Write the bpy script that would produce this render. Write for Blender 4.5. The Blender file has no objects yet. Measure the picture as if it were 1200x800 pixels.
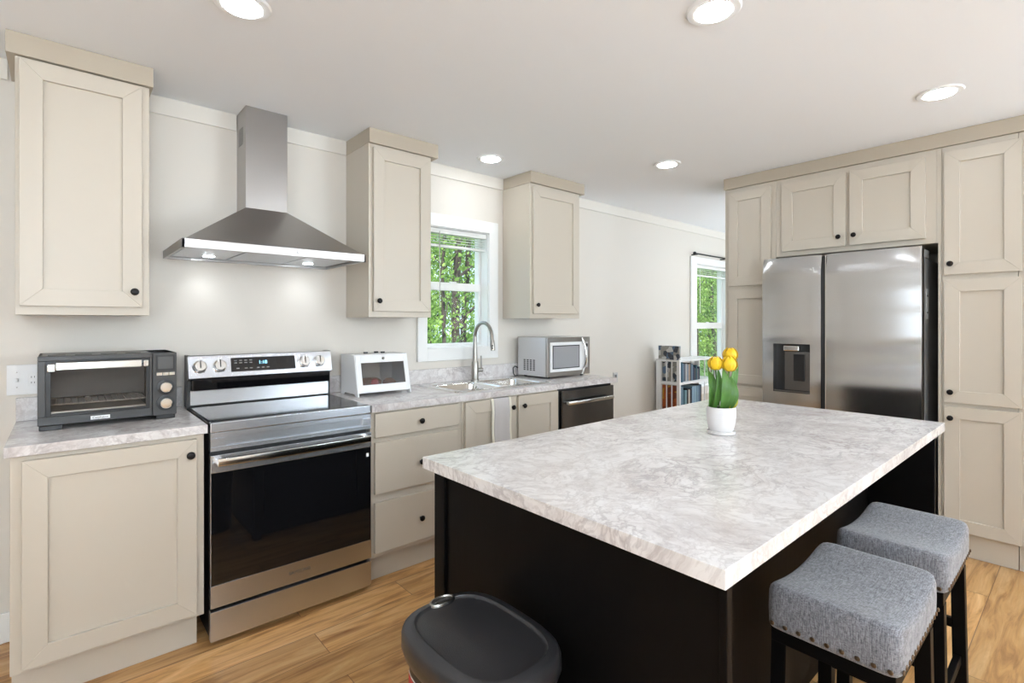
import bpy, bmesh, math, random
from mathutils import Vector, Matrix
random.seed(7)
S = bpy.context.scene
COL = S.collection
PI = math.pi

# ------------------------------------------------------------------ camera
H = 1.40
YAW = 0.720726
cam_d = bpy.data.cameras.new('camera'); cam = bpy.data.objects.new('camera', cam_d); COL.objects.link(cam)
cam.location = (0, 0, H)
cam.rotation_euler = (PI/2, 0, -YAW)
cam_d.sensor_width = 36.0
cam_d.lens = 599.5/1200*36.0
cam_d.shift_y = -(400-377.4)/1200
cam_d.clip_start = 0.05
S.camera = cam
# ------------------------------------------------------------------ view
S.view_settings.view_transform = 'Standard'
S.view_settings.look = 'None'
S.view_settings.gamma = 1.0
S.view_settings.exposure = 0.14
S.view_settings.use_curve_mapping = False
# ------------------------------------------------------------------ world
W = bpy.data.worlds.new('world'); S.world = W; W.use_nodes = True
bgn = W.node_tree.nodes['Background']
bgn.inputs[0].default_value = (0.62, 0.80, 1.0, 1)
bgn.inputs[1].default_value = 2.2
# ------------------------------------------------------------------ sun and added daylight
sd = bpy.data.lights.new('sun', 'SUN'); sd.energy = 10.0; sd.angle = 0.01; sd.color = (1, .95, .86)
sun = bpy.data.objects.new('sun', sd); COL.objects.link(sun)
sun.rotation_euler = (math.radians(35), math.radians(-28), 0); sun.location = (-6, -2, 12)

def area(name, loc, rot, sx, sy, power, col=(1, 1, 1)):
    d = bpy.data.lights.new(name, 'AREA'); d.shape = 'RECTANGLE'; d.size = sx; d.size_y = sy
    d.energy = power; d.color = col
    o = bpy.data.objects.new(name, d); COL.objects.link(o); o.location = loc; o.rotation_euler = rot
    return o
FILL_TINT = (0.72, 0.86, 1.0)
# daylight panels added on unseen walls to light the room, with added frames below
REAR = [(-1.3, .25, .85, 2.05), (3.15, 4.5, .85, 2.05)]             # x0, x1, z0, z1 on the wall behind the camera
SIDE = [(-2.2, -.9, .85, 2.05), (.95, 1.65, 1.22, 1.78)]   # y0, y1, z0, z1 on the left wall
EAST = [(-1.2, 1.4, .4, 2.1)]
FILLW = 84.0                                   # watts per square metre of added panel
TILT = math.radians(72)                       # added panels turned upwards to brighten the ceiling
def fill_light(name, wall, a, b, z0, z1, power):
    n = 5; hh = (z1-z0)/n
    for i in range(n):
        z = z0+hh*(i+.5); sx = b-a; sy = hh*.9; off = .02+sy/2*math.sin(TILT)
        loc, rz = {'rear': (((a+b)/2, -3.2+off, z), 0), 'side': ((-2.2+off, (a+b)/2, z), -PI/2), 'east': ((6.9-off, (a+b)/2, z), PI/2)}[wall]
        area(name, loc, (PI/2+TILT, 0, rz), sx, sy, power*(b-a)*(z1-z0)/n, FILL_TINT)
for w_ in REAR: fill_light('fill_rear', 'rear', *w_, FILLW)
for w_ in SIDE: fill_light('fill_side', 'side', *w_, FILLW*.26)
for w_ in EAST: fill_light('fill_east', 'east', *w_, FILLW*.32)
LAMP = 46.0       # recessed lamp emission
HOODW = 0.9

# ------------------------------------------------------------------ materials
def nm(name):
    m = bpy.data.materials.new(name); m.use_nodes = True
    return m, m.node_tree.nodes, m.node_tree.links, m.node_tree.nodes['Principled BSDF']
def mat(name, col, rough=0.5, metal=0.0, spec=0.5, emit=None, es=1.0, bump=0.0, bscale=40, coat=0.0, aniso=0.0, arot=0.0, sheen=0.0, bstretch=None, vary=0.0):
    m, N, L, P = nm(name)
    P.inputs['Base Color'].default_value = (*col, 1)
    P.inputs['Roughness'].default_value = rough
    P.inputs['Metallic'].default_value = metal
    P.inputs['Specular IOR Level'].default_value = spec
    P.inputs['Coat Weight'].default_value = coat
    P.inputs['Sheen Weight'].default_value = sheen
    P.inputs['Anisotropic'].default_value = aniso
    P.inputs['Anisotropic Rotation'].default_value = arot
    if emit:
        P.inputs['Emission Color'].default_value = (*emit, 1); P.inputs['Emission Strength'].default_value = es
    tc = N.new('ShaderNodeTexCoord'); mp = N.new('ShaderNodeMapping')
    L.new(tc.outputs['Object'], mp.inputs[0])
    if bstretch: mp.inputs['Scale'].default_value = bstretch
    nz = N.new('ShaderNodeTexNoise'); nz.inputs['Scale'].default_value = bscale; nz.inputs['Detail'].default_value = 4
    L.new(mp.outputs[0], nz.inputs[0])
    if bump:
        b = N.new('ShaderNodeBump'); b.inputs['Strength'].default_value = bump; b.inputs['Distance'].default_value = 0.002
        L.new(nz.outputs[0], b.inputs['Height']); L.new(b.outputs[0], P.inputs['Normal'])
    if vary:
        mx = N.new('ShaderNodeMix'); mx.data_type = 'RGBA'
        mx.inputs[6].default_value = (*[c*(1-vary) for c in col], 1); mx.inputs[7].default_value = (*[min(1, c*(1+vary)) for c in col], 1)
        L.new(nz.outputs[0], mx.inputs[0]); L.new(mx.outputs[2], P.inputs['Base Color'])
    return m
def hexc(r, g, b):
    f = lambda v: (v/255/12.92) if v/255 <= .04045 else ((v/255+.055)/1.055)**2.4
    return (f(r), f(g), f(b))

M = {}
M['wall'] = mat('wall_paint', hexc(222, 215, 205), .55, bump=.05, bscale=90)
M['ceiling'] = mat('ceiling_paint', hexc(244, 246, 249), .9)
M['trim'] = mat('trim_paint', hexc(228, 222, 212), .5)
M['white_trim'] = mat('white_trim', hexc(240, 239, 236), .4)
M['cab'] = mat('cabinet_paint', hexc(203, 193, 178), .38, bump=.04, bscale=60, bstretch=(1, 1, .15))
M['crown'] = mat('crown_paint', hexc(186, 174, 156), .42)
M['cab_side'] = mat('cabinet_side_paint', hexc(198, 188, 172), .42)
M['knob'] = mat('black_iron_knob', (.012, .010, .010), .35, .6)
M['steel'] = mat('brushed_steel', (.61, .635, .68), .27, 1.0, arot=.25, aniso=.7, bump=.10, bscale=30, bstretch=(.6, .6, 30))
M['steel_v'] = mat('fridge_steel', (.60, .605, .61), .19, 1.0, aniso=.5, arot=0.0, bump=.08, bscale=1.3, bstretch=(1, .3, 3.0))
M['hoodsteel'] = mat('hood_steel', (.46, .445, .435), .30, 1.0, aniso=.5, bump=.08, bscale=30, bstretch=(.6, .6, 30))
M['chrome'] = mat('polished_steel', (.78, .78, .77), .14, 1.0)
M['dsteel'] = mat('black_stainless', (.20, .20, .205), .22, 1.0, bump=.06, bscale=30, bstretch=(30, .6, .6))
M['nickel'] = mat('brushed_nickel', (.34, .325, .30), .28, 1.0)
M['blackglass'] = mat('black_glass', (.006, .006, .007), .04, 0, .5, coat=.3)
M['cooktop'] = mat('cooktop_glass', (.012, .012, .013), .07, 0, .8)
M['black'] = mat('black_plastic', (.012, .012, .013), .35)
M['darkgrey'] = mat('dark_grey_enamel', (.050, .049, .048), .34)
M['fridge_side'] = mat('fridge_side_grey', (.34, .34, .34), .4, 0)
M['white'] = mat('white_plastic', hexc(238, 238, 238), .35)
M['micro'] = mat('silver_paint', (.62, .62, .63), .32, .35)
M['micro_front'] = mat('microwave_steel', (.40, .38, .36), .3, 1.0)
M['display'] = mat('grey_display', (.10, .10, .10), .25)
M['mesh'] = mat('perforated_screen', (.33, .33, .34), .3, vary=.15, bscale=400)
M['ebony'] = mat('ebony_wood', (.004, .0035, .0035), .42, spec=.09, bump=.15, bscale=18, bstretch=(3, 3, .25))
M['soil'] = mat('potting_soil', (.02, .012, .008), .95, bump=1, bscale=200)
M['ceramic'] = mat('white_ceramic', hexc(226, 222, 220), .35)
M['petal'] = mat('yellow_petal', (.95, .52, .012), .45, vary=.3, bscale=30)
M['leaf'] = mat('tulip_leaf', (.075, .19, .03), .4, vary=.45, bscale=25)
M['binlid'] = mat('bin_lid_plastic', (.026, .025, .027), .30, bump=.3, bscale=500)
M['bin'] = mat('bin_body_plastic', (.012, .011, .011), .4)
M['filter'] = mat('filter_mesh', (.62, .64, .68), .35, .7, bump=.5, bscale=300)
M['towel'] = mat('towel_cloth', hexc(205, 200, 198), .9, bump=.6, bscale=250)
M['towel_edge'] = mat('towel_edge', hexc(236, 230, 214), .9, bump=.6, bscale=250)
M['brass'] = mat('antique_brass', (.16, .11, .07), .35, .9)
M['rodblack'] = mat('rod_black', (.01, .01, .01), .4)
M['blind'] = mat('blind_slat', hexc(236, 236, 232), .5)
M['label_red'] = mat('label_red', (.5, .01, .02), .4)
M['label_white'] = mat('label_white', (.8, .8, .8), .4)
M['ink'] = mat('ink', (.03, .03, .03), .5)
M['blue_led'] = mat('blue_led', (.02, .05, .08), .4, emit=(.25, .7, 1.0), es=3.0)
M['lamp'] = mat('lamp_diffuser', (.9, .9, .9), .5, emit=(.89, .95, 1.0), es=LAMP)
M['hoodlamp'] = mat('hood_lamp', (.9, .9, .9), .5, emit=(.86, .93, 1), es=30)
M['grout'] = mat('oven_interior', (.035, .032, .03), .5)
M['rack'] = mat('rack_wire', (.6, .58, .54), .3, 1.0)
M['bark'] = mat('bark', (.045, .035, .028), .9, bump=1, bscale=14, bstretch=(1, 1, .2), vary=.4)
M['ground'] = mat('grass_ground', (.07, .16, .03), .95, vary=.5, bscale=3)
M['bread'] = mat('bread_crust', (.42, .20, .09), .7, vary=.4, bscale=18)
M['redbag'] = mat('red_wrap', (.75, .06, .03), .35)
M['paper'] = mat('paper_white', hexc(225, 222, 214), .7)

def glass_mat(name, tint=(1, 1, 1), refl=.10, rough=0.0):
    m = bpy.data.materials.new(name); m.use_nodes = True; N = m.node_tree.nodes; L = m.node_tree.links
    N.remove(N['Principled BSDF'])
    t = N.new('ShaderNodeBsdfTransparent'); t.inputs[0].default_value = (*tint, 1)
    g = N.new('ShaderNodeBsdfGlossy'); g.inputs['Roughness'].default_value = rough
    lw = N.new('ShaderNodeLayerWeight'); lw.inputs[0].default_value = .5
    pw = N.new('ShaderNodeMath'); pw.operation = 'POWER'; pw.inputs[1].default_value = 4.0; L.new(lw.outputs['Facing'], pw.inputs[0])
    fr = N.new('ShaderNodeMapRange'); fr.inputs[3].default_value = .02; fr.inputs[4].default_value = .6; L.new(pw.outputs[0], fr.inputs[0])
    mx = N.new('ShaderNodeMixShader')
    L.new(fr.outputs[0], mx.inputs[0]); L.new(t.outputs[0], mx.inputs[1]); L.new(g.outputs[0], mx.inputs[2])
    L.new(mx.outputs[0], N['Material Output'].inputs[0])
    return m
M['glass'] = glass_mat('window_glass')
M['smoke'] = glass_mat('smoked_glass', (.68, .66, .65))
M['ovenglass'] = glass_mat('oven_glass', (.88, .87, .86))

def leaf_mat():
    m, N, L, P = nm('tree_leaf')
    P.inputs['Roughness'].default_value = .5
    oi = N.new('ShaderNodeTexCoord'); nz = N.new('ShaderNodeTexNoise'); nz.inputs['Scale'].default_value = 1.7; nz.inputs['Detail'].default_value = 6
    L.new(oi.outputs['Object'], nz.inputs[0])
    cr = N.new('ShaderNodeValToRGB'); e = cr.color_ramp.elements
    e[0].position = .35; e[0].color = (.04, .12, .025, 1); e[1].position = .65; e[1].color = (.34, .50, .12, 1)
    L.new(nz.outputs[0], cr.inputs[0]); L.new(cr.outputs[0], P.inputs['Base Color'])
    tr = N.new('ShaderNodeBsdfTranslucent'); L.new(cr.outputs[0], tr.inputs[0])
    mx = N.new('ShaderNodeMixShader'); mx.inputs[0].default_value = .5
    L.new(P.outputs[0], mx.inputs[1]); L.new(tr.outputs[0], mx.inputs[2])
    L.new(mx.outputs[0], N['Material Output'].inputs[0])
    return m
M['tree_leaf'] = leaf_mat()

def marble():
    m, N, L, P = nm('marble_laminate')
    P.inputs['Roughness'].default_value = .22
    tc = N.new('ShaderNodeTexCoord')
    n1 = N.new('ShaderNodeTexNoise'); n1.inputs['Scale'].default_value = 2.6; n1.inputs['Detail'].default_value = 5
    L.new(tc.outputs['Object'], n1.inputs[0])
    va = N.new('ShaderNodeVectorMath'); va.operation = 'MULTIPLY_ADD'
    va.inputs[1].default_value = (.35, .35, .35)
    L.new(n1.outputs['Color'], va.inputs[0]); L.new(tc.outputs['Object'], va.inputs[2])
    # thin veins: ridges of a warped noise
    def ridge(scale, w, off):
        mp = N.new('ShaderNodeMapping'); mp.inputs['Location'].default_value = (off, off, off); mp.inputs['Rotation'].default_value = (0, 0, .5)
        mp.inputs['Scale'].default_value = (1, 1.5, 1)
        L.new(va.outputs[0], mp.inputs[0])
        n = N.new('ShaderNodeTexNoise'); n.inputs['Scale'].default_value = scale; n.inputs['Detail'].default_value = 6; n.inputs['Roughness'].default_value = .6
        L.new(mp.outputs[0], n.inputs[0])
        s = N.new('ShaderNodeMath'); s.operation = 'SUBTRACT'; s.inputs[1].default_value = .5; L.new(n.outputs[0], s.inputs[0])
        a = N.new('ShaderNodeMath'); a.operation = 'ABSOLUTE'; L.new(s.outputs[0], a.inputs[0])
        r = N.new('ShaderNodeMapRange'); r.inputs[1].default_value = 0; r.inputs[2].default_value = w; r.inputs[3].default_value = 1; r.inputs[4].default_value = 0
        L.new(a.outputs[0], r.inputs[0]); return r.outputs[0]
    v1 = ridge(7, .035, 0); v2 = ridge(15, .05, 4)
    n2 = N.new('ShaderNodeTexNoise'); n2.inputs['Scale'].default_value = 5; n2.inputs['Detail'].default_value = 8; n2.inputs['Roughness'].default_value = .7
    L.new(va.outputs[0], n2.inputs[0])
    cr = N.new('ShaderNodeValToRGB'); e = cr.color_ramp.elements
    e[0].position = .36; e[0].color = (*hexc(204, 196, 193), 1); e[1].position = .56; e[1].color = (*hexc(230, 226, 224), 1)
    L.new(n2.outputs[0], cr.inputs[0])
    n3 = N.new('ShaderNodeTexNoise'); n3.inputs['Scale'].default_value = 3.2; L.new(tc.outputs['Object'], n3.inputs[0])
    ms = N.new('ShaderNodeMapRange'); ms.inputs[1].default_value = .42; ms.inputs[2].default_value = .62; ms.inputs[3].default_value = .15; ms.inputs[4].default_value = .6
    L.new(n3.outputs[0], ms.inputs[0])
    f1 = N.new('ShaderNodeMath'); f1.operation = 'MULTIPLY'; L.new(v1, f1.inputs[0]); L.new(ms.outputs[0], f1.inputs[1])
    f2 = N.new('ShaderNodeMath'); f2.operation = 'MULTIPLY'; L.new(v2, f2.inputs[0]); f2.inputs[1].default_value = .35
    mxa = N.new('ShaderNodeMix'); mxa.data_type = 'RGBA'; mxa.inputs[7].default_value = (*hexc(158, 148, 148), 1)
    L.new(f1.outputs[0], mxa.inputs[0]); L.new(cr.outputs[0], mxa.inputs[6])
    mxb = N.new('ShaderNodeMix'); mxb.data_type = 'RGBA'; mxb.inputs[7].default_value = (*hexc(176, 165, 162), 1)
    L.new(f2.outputs[0], mxb.inputs[0]); L.new(mxa.outputs[2], mxb.inputs[6])
    L.new(mxb.outputs[2], P.inputs['Base Color'])
    return m
M['marble'] = marble()

def oak():
    m, N, L, P = nm('oak_laminate')
    P.inputs['Roughness'].default_value = .32
    tc = N.new('ShaderNodeTexCoord')
    br = N.new('ShaderNodeTexBrick'); br.offset = .37; br.offset_frequency = 2
    br.inputs['Scale'].default_value = 1.0; br.inputs['Brick Width'].default_value = 1.35; br.inputs['Row Height'].default_value = .178
    br.inputs['Mortar Size'].default_value = .0016; br.inputs['Mortar Smooth'].default_value = .2; br.inputs['Bias'].default_value = 0
    br.inputs['Color1'].default_value = (0, 0, 0, 1); br.inputs['Color2'].default_value = (1, 1, 1, 1); br.inputs['Mortar'].default_value = (.5, .5, .5, 1)
    L.new(tc.outputs['Object'], br.inputs[0])
    # per-plank offset for the grain
    va = N.new('ShaderNodeVectorMath'); va.operation = 'MULTIPLY_ADD'; va.inputs[1].default_value = (3, 7, 5)
    L.new(br.outputs['Color'], va.inputs[0]); L.new(tc.outputs['Object'], va.inputs[2])
    mp = N.new('ShaderNodeMapping'); mp.inputs['Scale'].default_value = (1.1, 9, 1); L.new(va.outputs[0], mp.inputs[0])
    n = N.new('ShaderNodeTexNoise'); n.inputs['Scale'].default_value = 2.2; n.inputs['Detail'].default_value = 8; n.inputs['Roughness'].default_value = .62; n.inputs['Distortion'].default_value = .8
    L.new(mp.outputs[0], n.inputs[0])
    cr = N.new('ShaderNodeValToRGB'); e = cr.color_ramp.elements
    e[0].position = .30; e[0].color = (*hexc(146, 98, 54), 1); e[1].position = .70; e[1].color = (*hexc(226, 184, 130), 1)
    k = e.new(.5); k.color = (*hexc(206, 156, 98), 1)
    L.new(n.outputs[0], cr.inputs[0])
    mp2 = N.new('ShaderNodeMapping'); mp2.inputs['Scale'].default_value = (2.5, 60, 1); L.new(va.outputs[0], mp2.inputs[0])
    n2 = N.new('ShaderNodeTexNoise'); n2.inputs['Scale'].default_value = 2; n2.inputs['Detail'].default_value = 3; L.new(mp2.outputs[0], n2.inputs[0])
    hs = N.new('ShaderNodeHueSaturation')
    r1 = N.new('ShaderNodeMapRange'); r1.inputs[3].default_value = .80; r1.inputs[4].default_value = 1.16; L.new(br.outputs['Color'], r1.inputs[0])
    r2 = N.new('ShaderNodeMapRange'); r2.inputs[3].default_value = .84; r2.inputs[4].default_value = 1.14; L.new(n2.outputs[0], r2.inputs[0])
    mu = N.new('ShaderNodeMath'); mu.operation = 'MULTIPLY'; L.new(r1.outputs[0], mu.inputs[0]); L.new(r2.outputs[0], mu.inputs[1])
    L.new(mu.outputs[0], hs.inputs['Value']); L.new(cr.outputs[0], hs.inputs['Color'])
    mx = N.new('ShaderNodeMix'); mx.data_type = 'RGBA'; mx.inputs[7].default_value = (*hexc(128, 92, 60), 1)
    L.new(br.outputs['Fac'], mx.inputs[0]); L.new(hs.outputs[0], mx.inputs[6]); L.new(mx.outputs[2], P.inputs['Base Color'])
    b = N.new('ShaderNodeBump'); b.inputs['Strength'].default_value = .25; b.inputs['Distance'].default_value = .001
    L.new(n2.outputs[0], b.inputs['Height']); L.new(b.outputs[0], P.inputs['Normal'])
    return m
M['oak'] = oak()

def linen():
    m, N, L, P = nm('grey_linen')
    P.inputs['Roughness'].default_value = .9; P.inputs['Sheen Weight'].default_value = .3
    tc = N.new('ShaderNodeTexCoord'); outs = []
    for sc in ((140, 140, 900), (900, 900, 140)):
        mp = N.new('ShaderNodeMapping'); mp.inputs['Scale'].default_value = sc; L.new(tc.outputs['Object'], mp.inputs[0])
        n = N.new('ShaderNodeTexNoise'); n.inputs['Scale'].default_value = .8; n.inputs['Detail'].default_value = 2; L.new(mp.outputs[0], n.inputs[0]); outs.append(n.outputs[0])
    for sc in ((60, 700, 60), ):
        mp = N.new('ShaderNodeMapping'); mp.inputs['Scale'].default_value = sc; L.new(tc.outputs['Object'], mp.inputs[0])
        n = N.new('ShaderNodeTexNoise'); n.inputs['Scale'].default_value = .8; L.new(mp.outputs[0], n.inputs[0]); outs.append(n.outputs[0])
    a = N.new('ShaderNodeMath'); a.operation = 'ADD'; L.new(outs[0], a.inputs[0]); L.new(outs[1], a.inputs[1])
    a2 = N.new('ShaderNodeMath'); a2.operation = 'ADD'; L.new(a.outputs[0], a2.inputs[0]); L.new(outs[2], a2.inputs[1])
    cr = N.new('ShaderNodeMapRange'); cr.inputs[1].default_value = 1.15; cr.inputs[2].default_value = 1.85; L.new(a2.outputs[0], cr.inputs[0])
    mx = N.new('ShaderNodeMix'); mx.data_type = 'RGBA'; mx.inputs[6].default_value = (*hexc(74, 74, 79), 1); mx.inputs[7].default_value = (*hexc(156, 156, 162), 1)
    L.new(cr.outputs[0], mx.inputs[0]); L.new(mx.outputs[2], P.inputs['Base Color'])
    b = N.new('ShaderNodeBump'); b.inputs['Strength'].default_value = .5; b.inputs['Distance'].default_value = .001
    L.new(a2.outputs[0], b.inputs['Height']); L.new(b.outputs[0], P.inputs['Normal'])
    return m
M['linen'] = linen()

def cover_mat(name, cols, scale=9):
    m, N, L, P = nm(name); P.inputs['Roughness'].default_value = .35
    tc = N.new('ShaderNodeTexCoord'); v = N.new('ShaderNodeTexVoronoi'); v.inputs['Scale'].default_value = scale
    L.new(tc.outputs['Object'], v.inputs[0])
    cr = N.new('ShaderNodeValToRGB'); cr.color_ramp.interpolation = 'CONSTANT'; e = cr.color_ramp.elements
    e[0].position = 0; e[0].color = (*cols[0], 1); e[1].position = .3; e[1].color = (*cols[1], 1)
    for i, c in enumerate(cols[2:]):
        k = e.new(.3+.2*(i+1)); k.color = (*c, 1)
    sp = N.new('ShaderNodeSeparateColor'); L.new(v.outputs['Color'], sp.inputs[0]); L.new(sp.outputs[0], cr.inputs[0]); L.new(cr.outputs[0], P.inputs['Base Color'])
    return m
M['cover_bw'] = cover_mat('cover_black_white', [hexc(60, 66, 76), hexc(200, 198, 195), hexc(90, 110, 135), hexc(150, 146, 140)], 22)
M['cover_orange'] = cover_mat('cover_orange', [hexc(150, 66, 20), hexc(172, 84, 30), hexc(190, 140, 40), hexc(120, 52, 20)], 16)

# ------------------------------------------------------------------ mesh helpers
I3 = lambda u, v, w: (u, v, w)
def wallA(Y0): return lambda u, v, w: (u, Y0-w, v)        # u = X, v = up, w = towards the room
def wallB(X0): return lambda u, v, w: (X0-w, -u, v)       # faces -X, u = -Y
class MB:
    def __init__(s, xf=I3): s.v = []; s.f = []; s.m = []; s.xf = xf; s.cur = 0
    def add(s, vs, fs):
        b = len(s.v); s.v += [s.xf(*p) for p in vs]; s.f += [[b+i for i in f] for f in fs]; s.m += [s.cur]*len(fs); return s
    def mi(s, i): s.cur = i; return s
    def box(s, a0, a1, b0, b1, c0, c1):
        vs = [(a, b, c) for a in (a0, a1) for b in (b0, b1) for c in (c0, c1)]
        return s.add(vs, [(0, 1, 3, 2), (4, 6, 7, 5), (0, 4, 5, 1), (2, 3, 7, 6), (0, 2, 6, 4), (1, 5, 7, 3)])
    def loft(s, rings, cap=True, closed=True):
        n = len(rings[0]); vs = [p for r in rings for p in r]; fs = []
        for k in range(len(rings)-1):
            for i in range(n if closed else n-1):
                j = (i+1) % n; fs.append((k*n+i, k*n+j, (k+1)*n+j, (k+1)*n+i))
        if cap: fs.append(tuple(range(n-1, -1, -1))); fs.append(tuple(range((len(rings)-1)*n, len(rings)*n)))
        return s.add(vs, fs)
    def lathe(s, prof, c, axis=2, n=24, cap=True):
        rings = []
        for r, h in prof:
            ring = []
            for i in range(n):
                a = 2*PI*i/n; p = [r*math.cos(a), r*math.sin(a)]
                q = [0, 0, 0]; q[axis] = h; q[(axis+1) % 3] = p[0]; q[(axis+2) % 3] = p[1]
                ring.append((c[0]+q[0], c[1]+q[1], c[2]+q[2]))
            rings.append(ring)
        return s.loft(rings, cap)
    def tube(s, pts, r, n=10, cap=True):
        pts = [Vector(p) for p in pts]; rs = r if isinstance(r, (list, tuple)) else [r]*len(pts)
        rings = []; up = None
        for i, p in enumerate(pts):
            d = (pts[min(i+1, len(pts)-1)]-pts[max(i-1, 0)]).normalized()
            if up is None: up = Vector((0, 0, 1)) if abs(d.z) < .9 else Vector((1, 0, 0))
            a = d.cross(up).normalized(); b = a.cross(d).normalized(); up = b
            rings.append([tuple(p+rs[i]*(math.cos(2*PI*k/n)*a+math.sin(2*PI*k/n)*b)) for k in range(n)])
        return s.loft(rings, cap)
    def ball(s, c, r, n=14, m=9, sc=(1, 1, 1)):
        rings = []
        for j in range(1, m):
            t = PI*j/m
            rings.append([(c[0]+r*sc[0]*math.sin(t)*math.cos(2*PI*i/n), c[1]+r*sc[1]*math.sin(t)*math.sin(2*PI*i/n), c[2]-r*sc[2]*math.cos(t)) for i in range(n)])
        return s.loft(rings)
    def build(s, name, mats, parent=None, bevel=0, seg=2, smooth=False, subsurf=0, angle=35, origin=None):
        if not isinstance(mats, (list, tuple)): mats = [mats]
        off = Vector(parent['_w']) if parent is not None else (Vector(origin) if origin else Vector((0, 0, 0)))
        me = bpy.data.meshes.new(name)
        me.from_pydata([tuple(Vector(v)-off) for v in s.v], [], s.f)
        for mm in mats: me.materials.append(mm)
        for p, k in zip(me.polygons, s.m): p.material_index = k
        bm = bmesh.new(); bm.from_mesh(me); bmesh.ops.recalc_face_normals(bm, faces=bm.faces)
        if smooth:
            for f in bm.faces: f.smooth = True
            for e in bm.edges:
                if len(e.link_faces) == 2 and e.calc_face_angle(0) > math.radians(angle): e.smooth = False
        bm.to_mesh(me); bm.free()
        o = bpy.data.objects.new(name, me); COL.objects.link(o)
        if parent is not None: o.parent = parent; o['_w'] = tuple(off)
        else: o.location = off; o['_w'] = tuple(off)
        if bevel:
            b = o.modifiers.new('bevel', 'BEVEL'); b.width = bevel; b.segments = seg; b.limit_method = 'ANGLE'; b.angle_limit = math.radians(40)
        if subsurf:
            b = o.modifiers.new('subsurf', 'SUBSURF'); b.levels = subsurf; b.render_levels = subsurf
        return o
def thing(name, label, cat, loc, group=None):
    o = bpy.data.objects.new(name, None); COL.objects.link(o); o.location = loc; o['_w'] = tuple(loc)
    o.empty_display_size = .1
    return tag(o, label, cat, group)
def tag(o, label, cat, group=None):
    o['label'] = label; o['category'] = cat
    if group: o['group'] = group
    return o
def struct(o): o['kind'] = 'structure'; return o
def text(name, body, size, mat_, parent, loc, rot, extrude=.0004, align='CENTER', label=None):
    c = bpy.data.curves.new(name, 'FONT'); c.body = body; c.size = size; c.extrude = extrude; c.align_x = align; c.align_y = 'CENTER'; c.resolution_u = 3
    t = bpy.data.objects.new(name+'_tmp', c); COL.objects.link(t)
    bpy.context.view_layer.update()
    me = bpy.data.meshes.new_from_object(t); bpy.data.objects.remove(t)
    me.materials.clear(); me.materials.append(mat_)
    mw = Matrix.Translation(Vector(loc)-Vector(parent['_w'])) @ rot.to_4x4()
    me.transform(mw)
    o = bpy.data.objects.new(name, me); COL.objects.link(o); o.parent = parent; o['_w'] = parent['_w']
    return o
ROT_A = Matrix.Rotation(PI/2, 3, 'X')                       # reads on a face looking towards -Y
ROT_B = Matrix.Rotation(-PI/2, 3, 'Z') @ Matrix.Rotation(PI/2, 3, 'X')   # reads on a face looking towards -X

# ------------------------------------------------------------------ setting
CZ = 2.55; WY = 3.15
XL, XR, YB = -2.2, 6.9, -3.2
struct(MB().box(XL-.1, XR+.1, YB-.1, WY+.12, -.06, 0).build('floor', M['oak']))
struct(MB().box(XL-.1, XR+.1, YB-.1, WY+.12, CZ, CZ+.08).build('ceiling', M['ceiling']))
W1 = (1.95, 2.515, 1.21, 2.095); W2 = (5.69, 6.53, .62, 2.10)
def wall_with_holes(name, x0, x1, y0, y1, holes):
    mb = MB(); x = x0
    for (a, b, z0, z1) in holes:
        mb.box(x, a, y0, y1, 0, CZ); mb.box(a, b, y0, y1, 0, z0); mb.box(a, b, y0, y1, z1, CZ); x = b
    mb.box(x, x1, y0, y1, 0, CZ)
    return struct(mb.build(name, M['wall']))
wall_with_holes('wall_back', XL, XR, WY, WY+.16, [W1, W2])
struct(MB().box(XL-.12, XL, YB, WY+.1, 0, CZ).build('wall_left', M['wall']))
struct(MB().box(XL-.1, XR+.1, YB-.12, YB, 0, CZ).build('wall_front', M['wall']))
struct(MB().box(XR, XR+.12, YB, WY+.1, 0, CZ).build('wall_right', M['wall']))
struct(MB().box(4.66, 4.76, YB, 1.965, 0, CZ).build('wall_partition', M['wall']))
# flat trim board under the ceiling
tb = MB()
for a, b in ((XL, -.18), (.31, .725), (.945, 1.355), (1.83, 2.675), (3.285, XR)):
    tb.box(a, b, WY-.012, WY, 2.46, CZ)
struct(tb.build('trim_1', M['trim'], bevel=.002))
struct(MB().box(XL, -.145, WY-.014, WY, 0, .13).build('baseboard_back', M['white_trim'], bevel=.003))
struct(MB().box(3.29, XR, WY-.014, WY, 0, .13).build('baseboard_back', M['white_trim'], bevel=.003))

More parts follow.
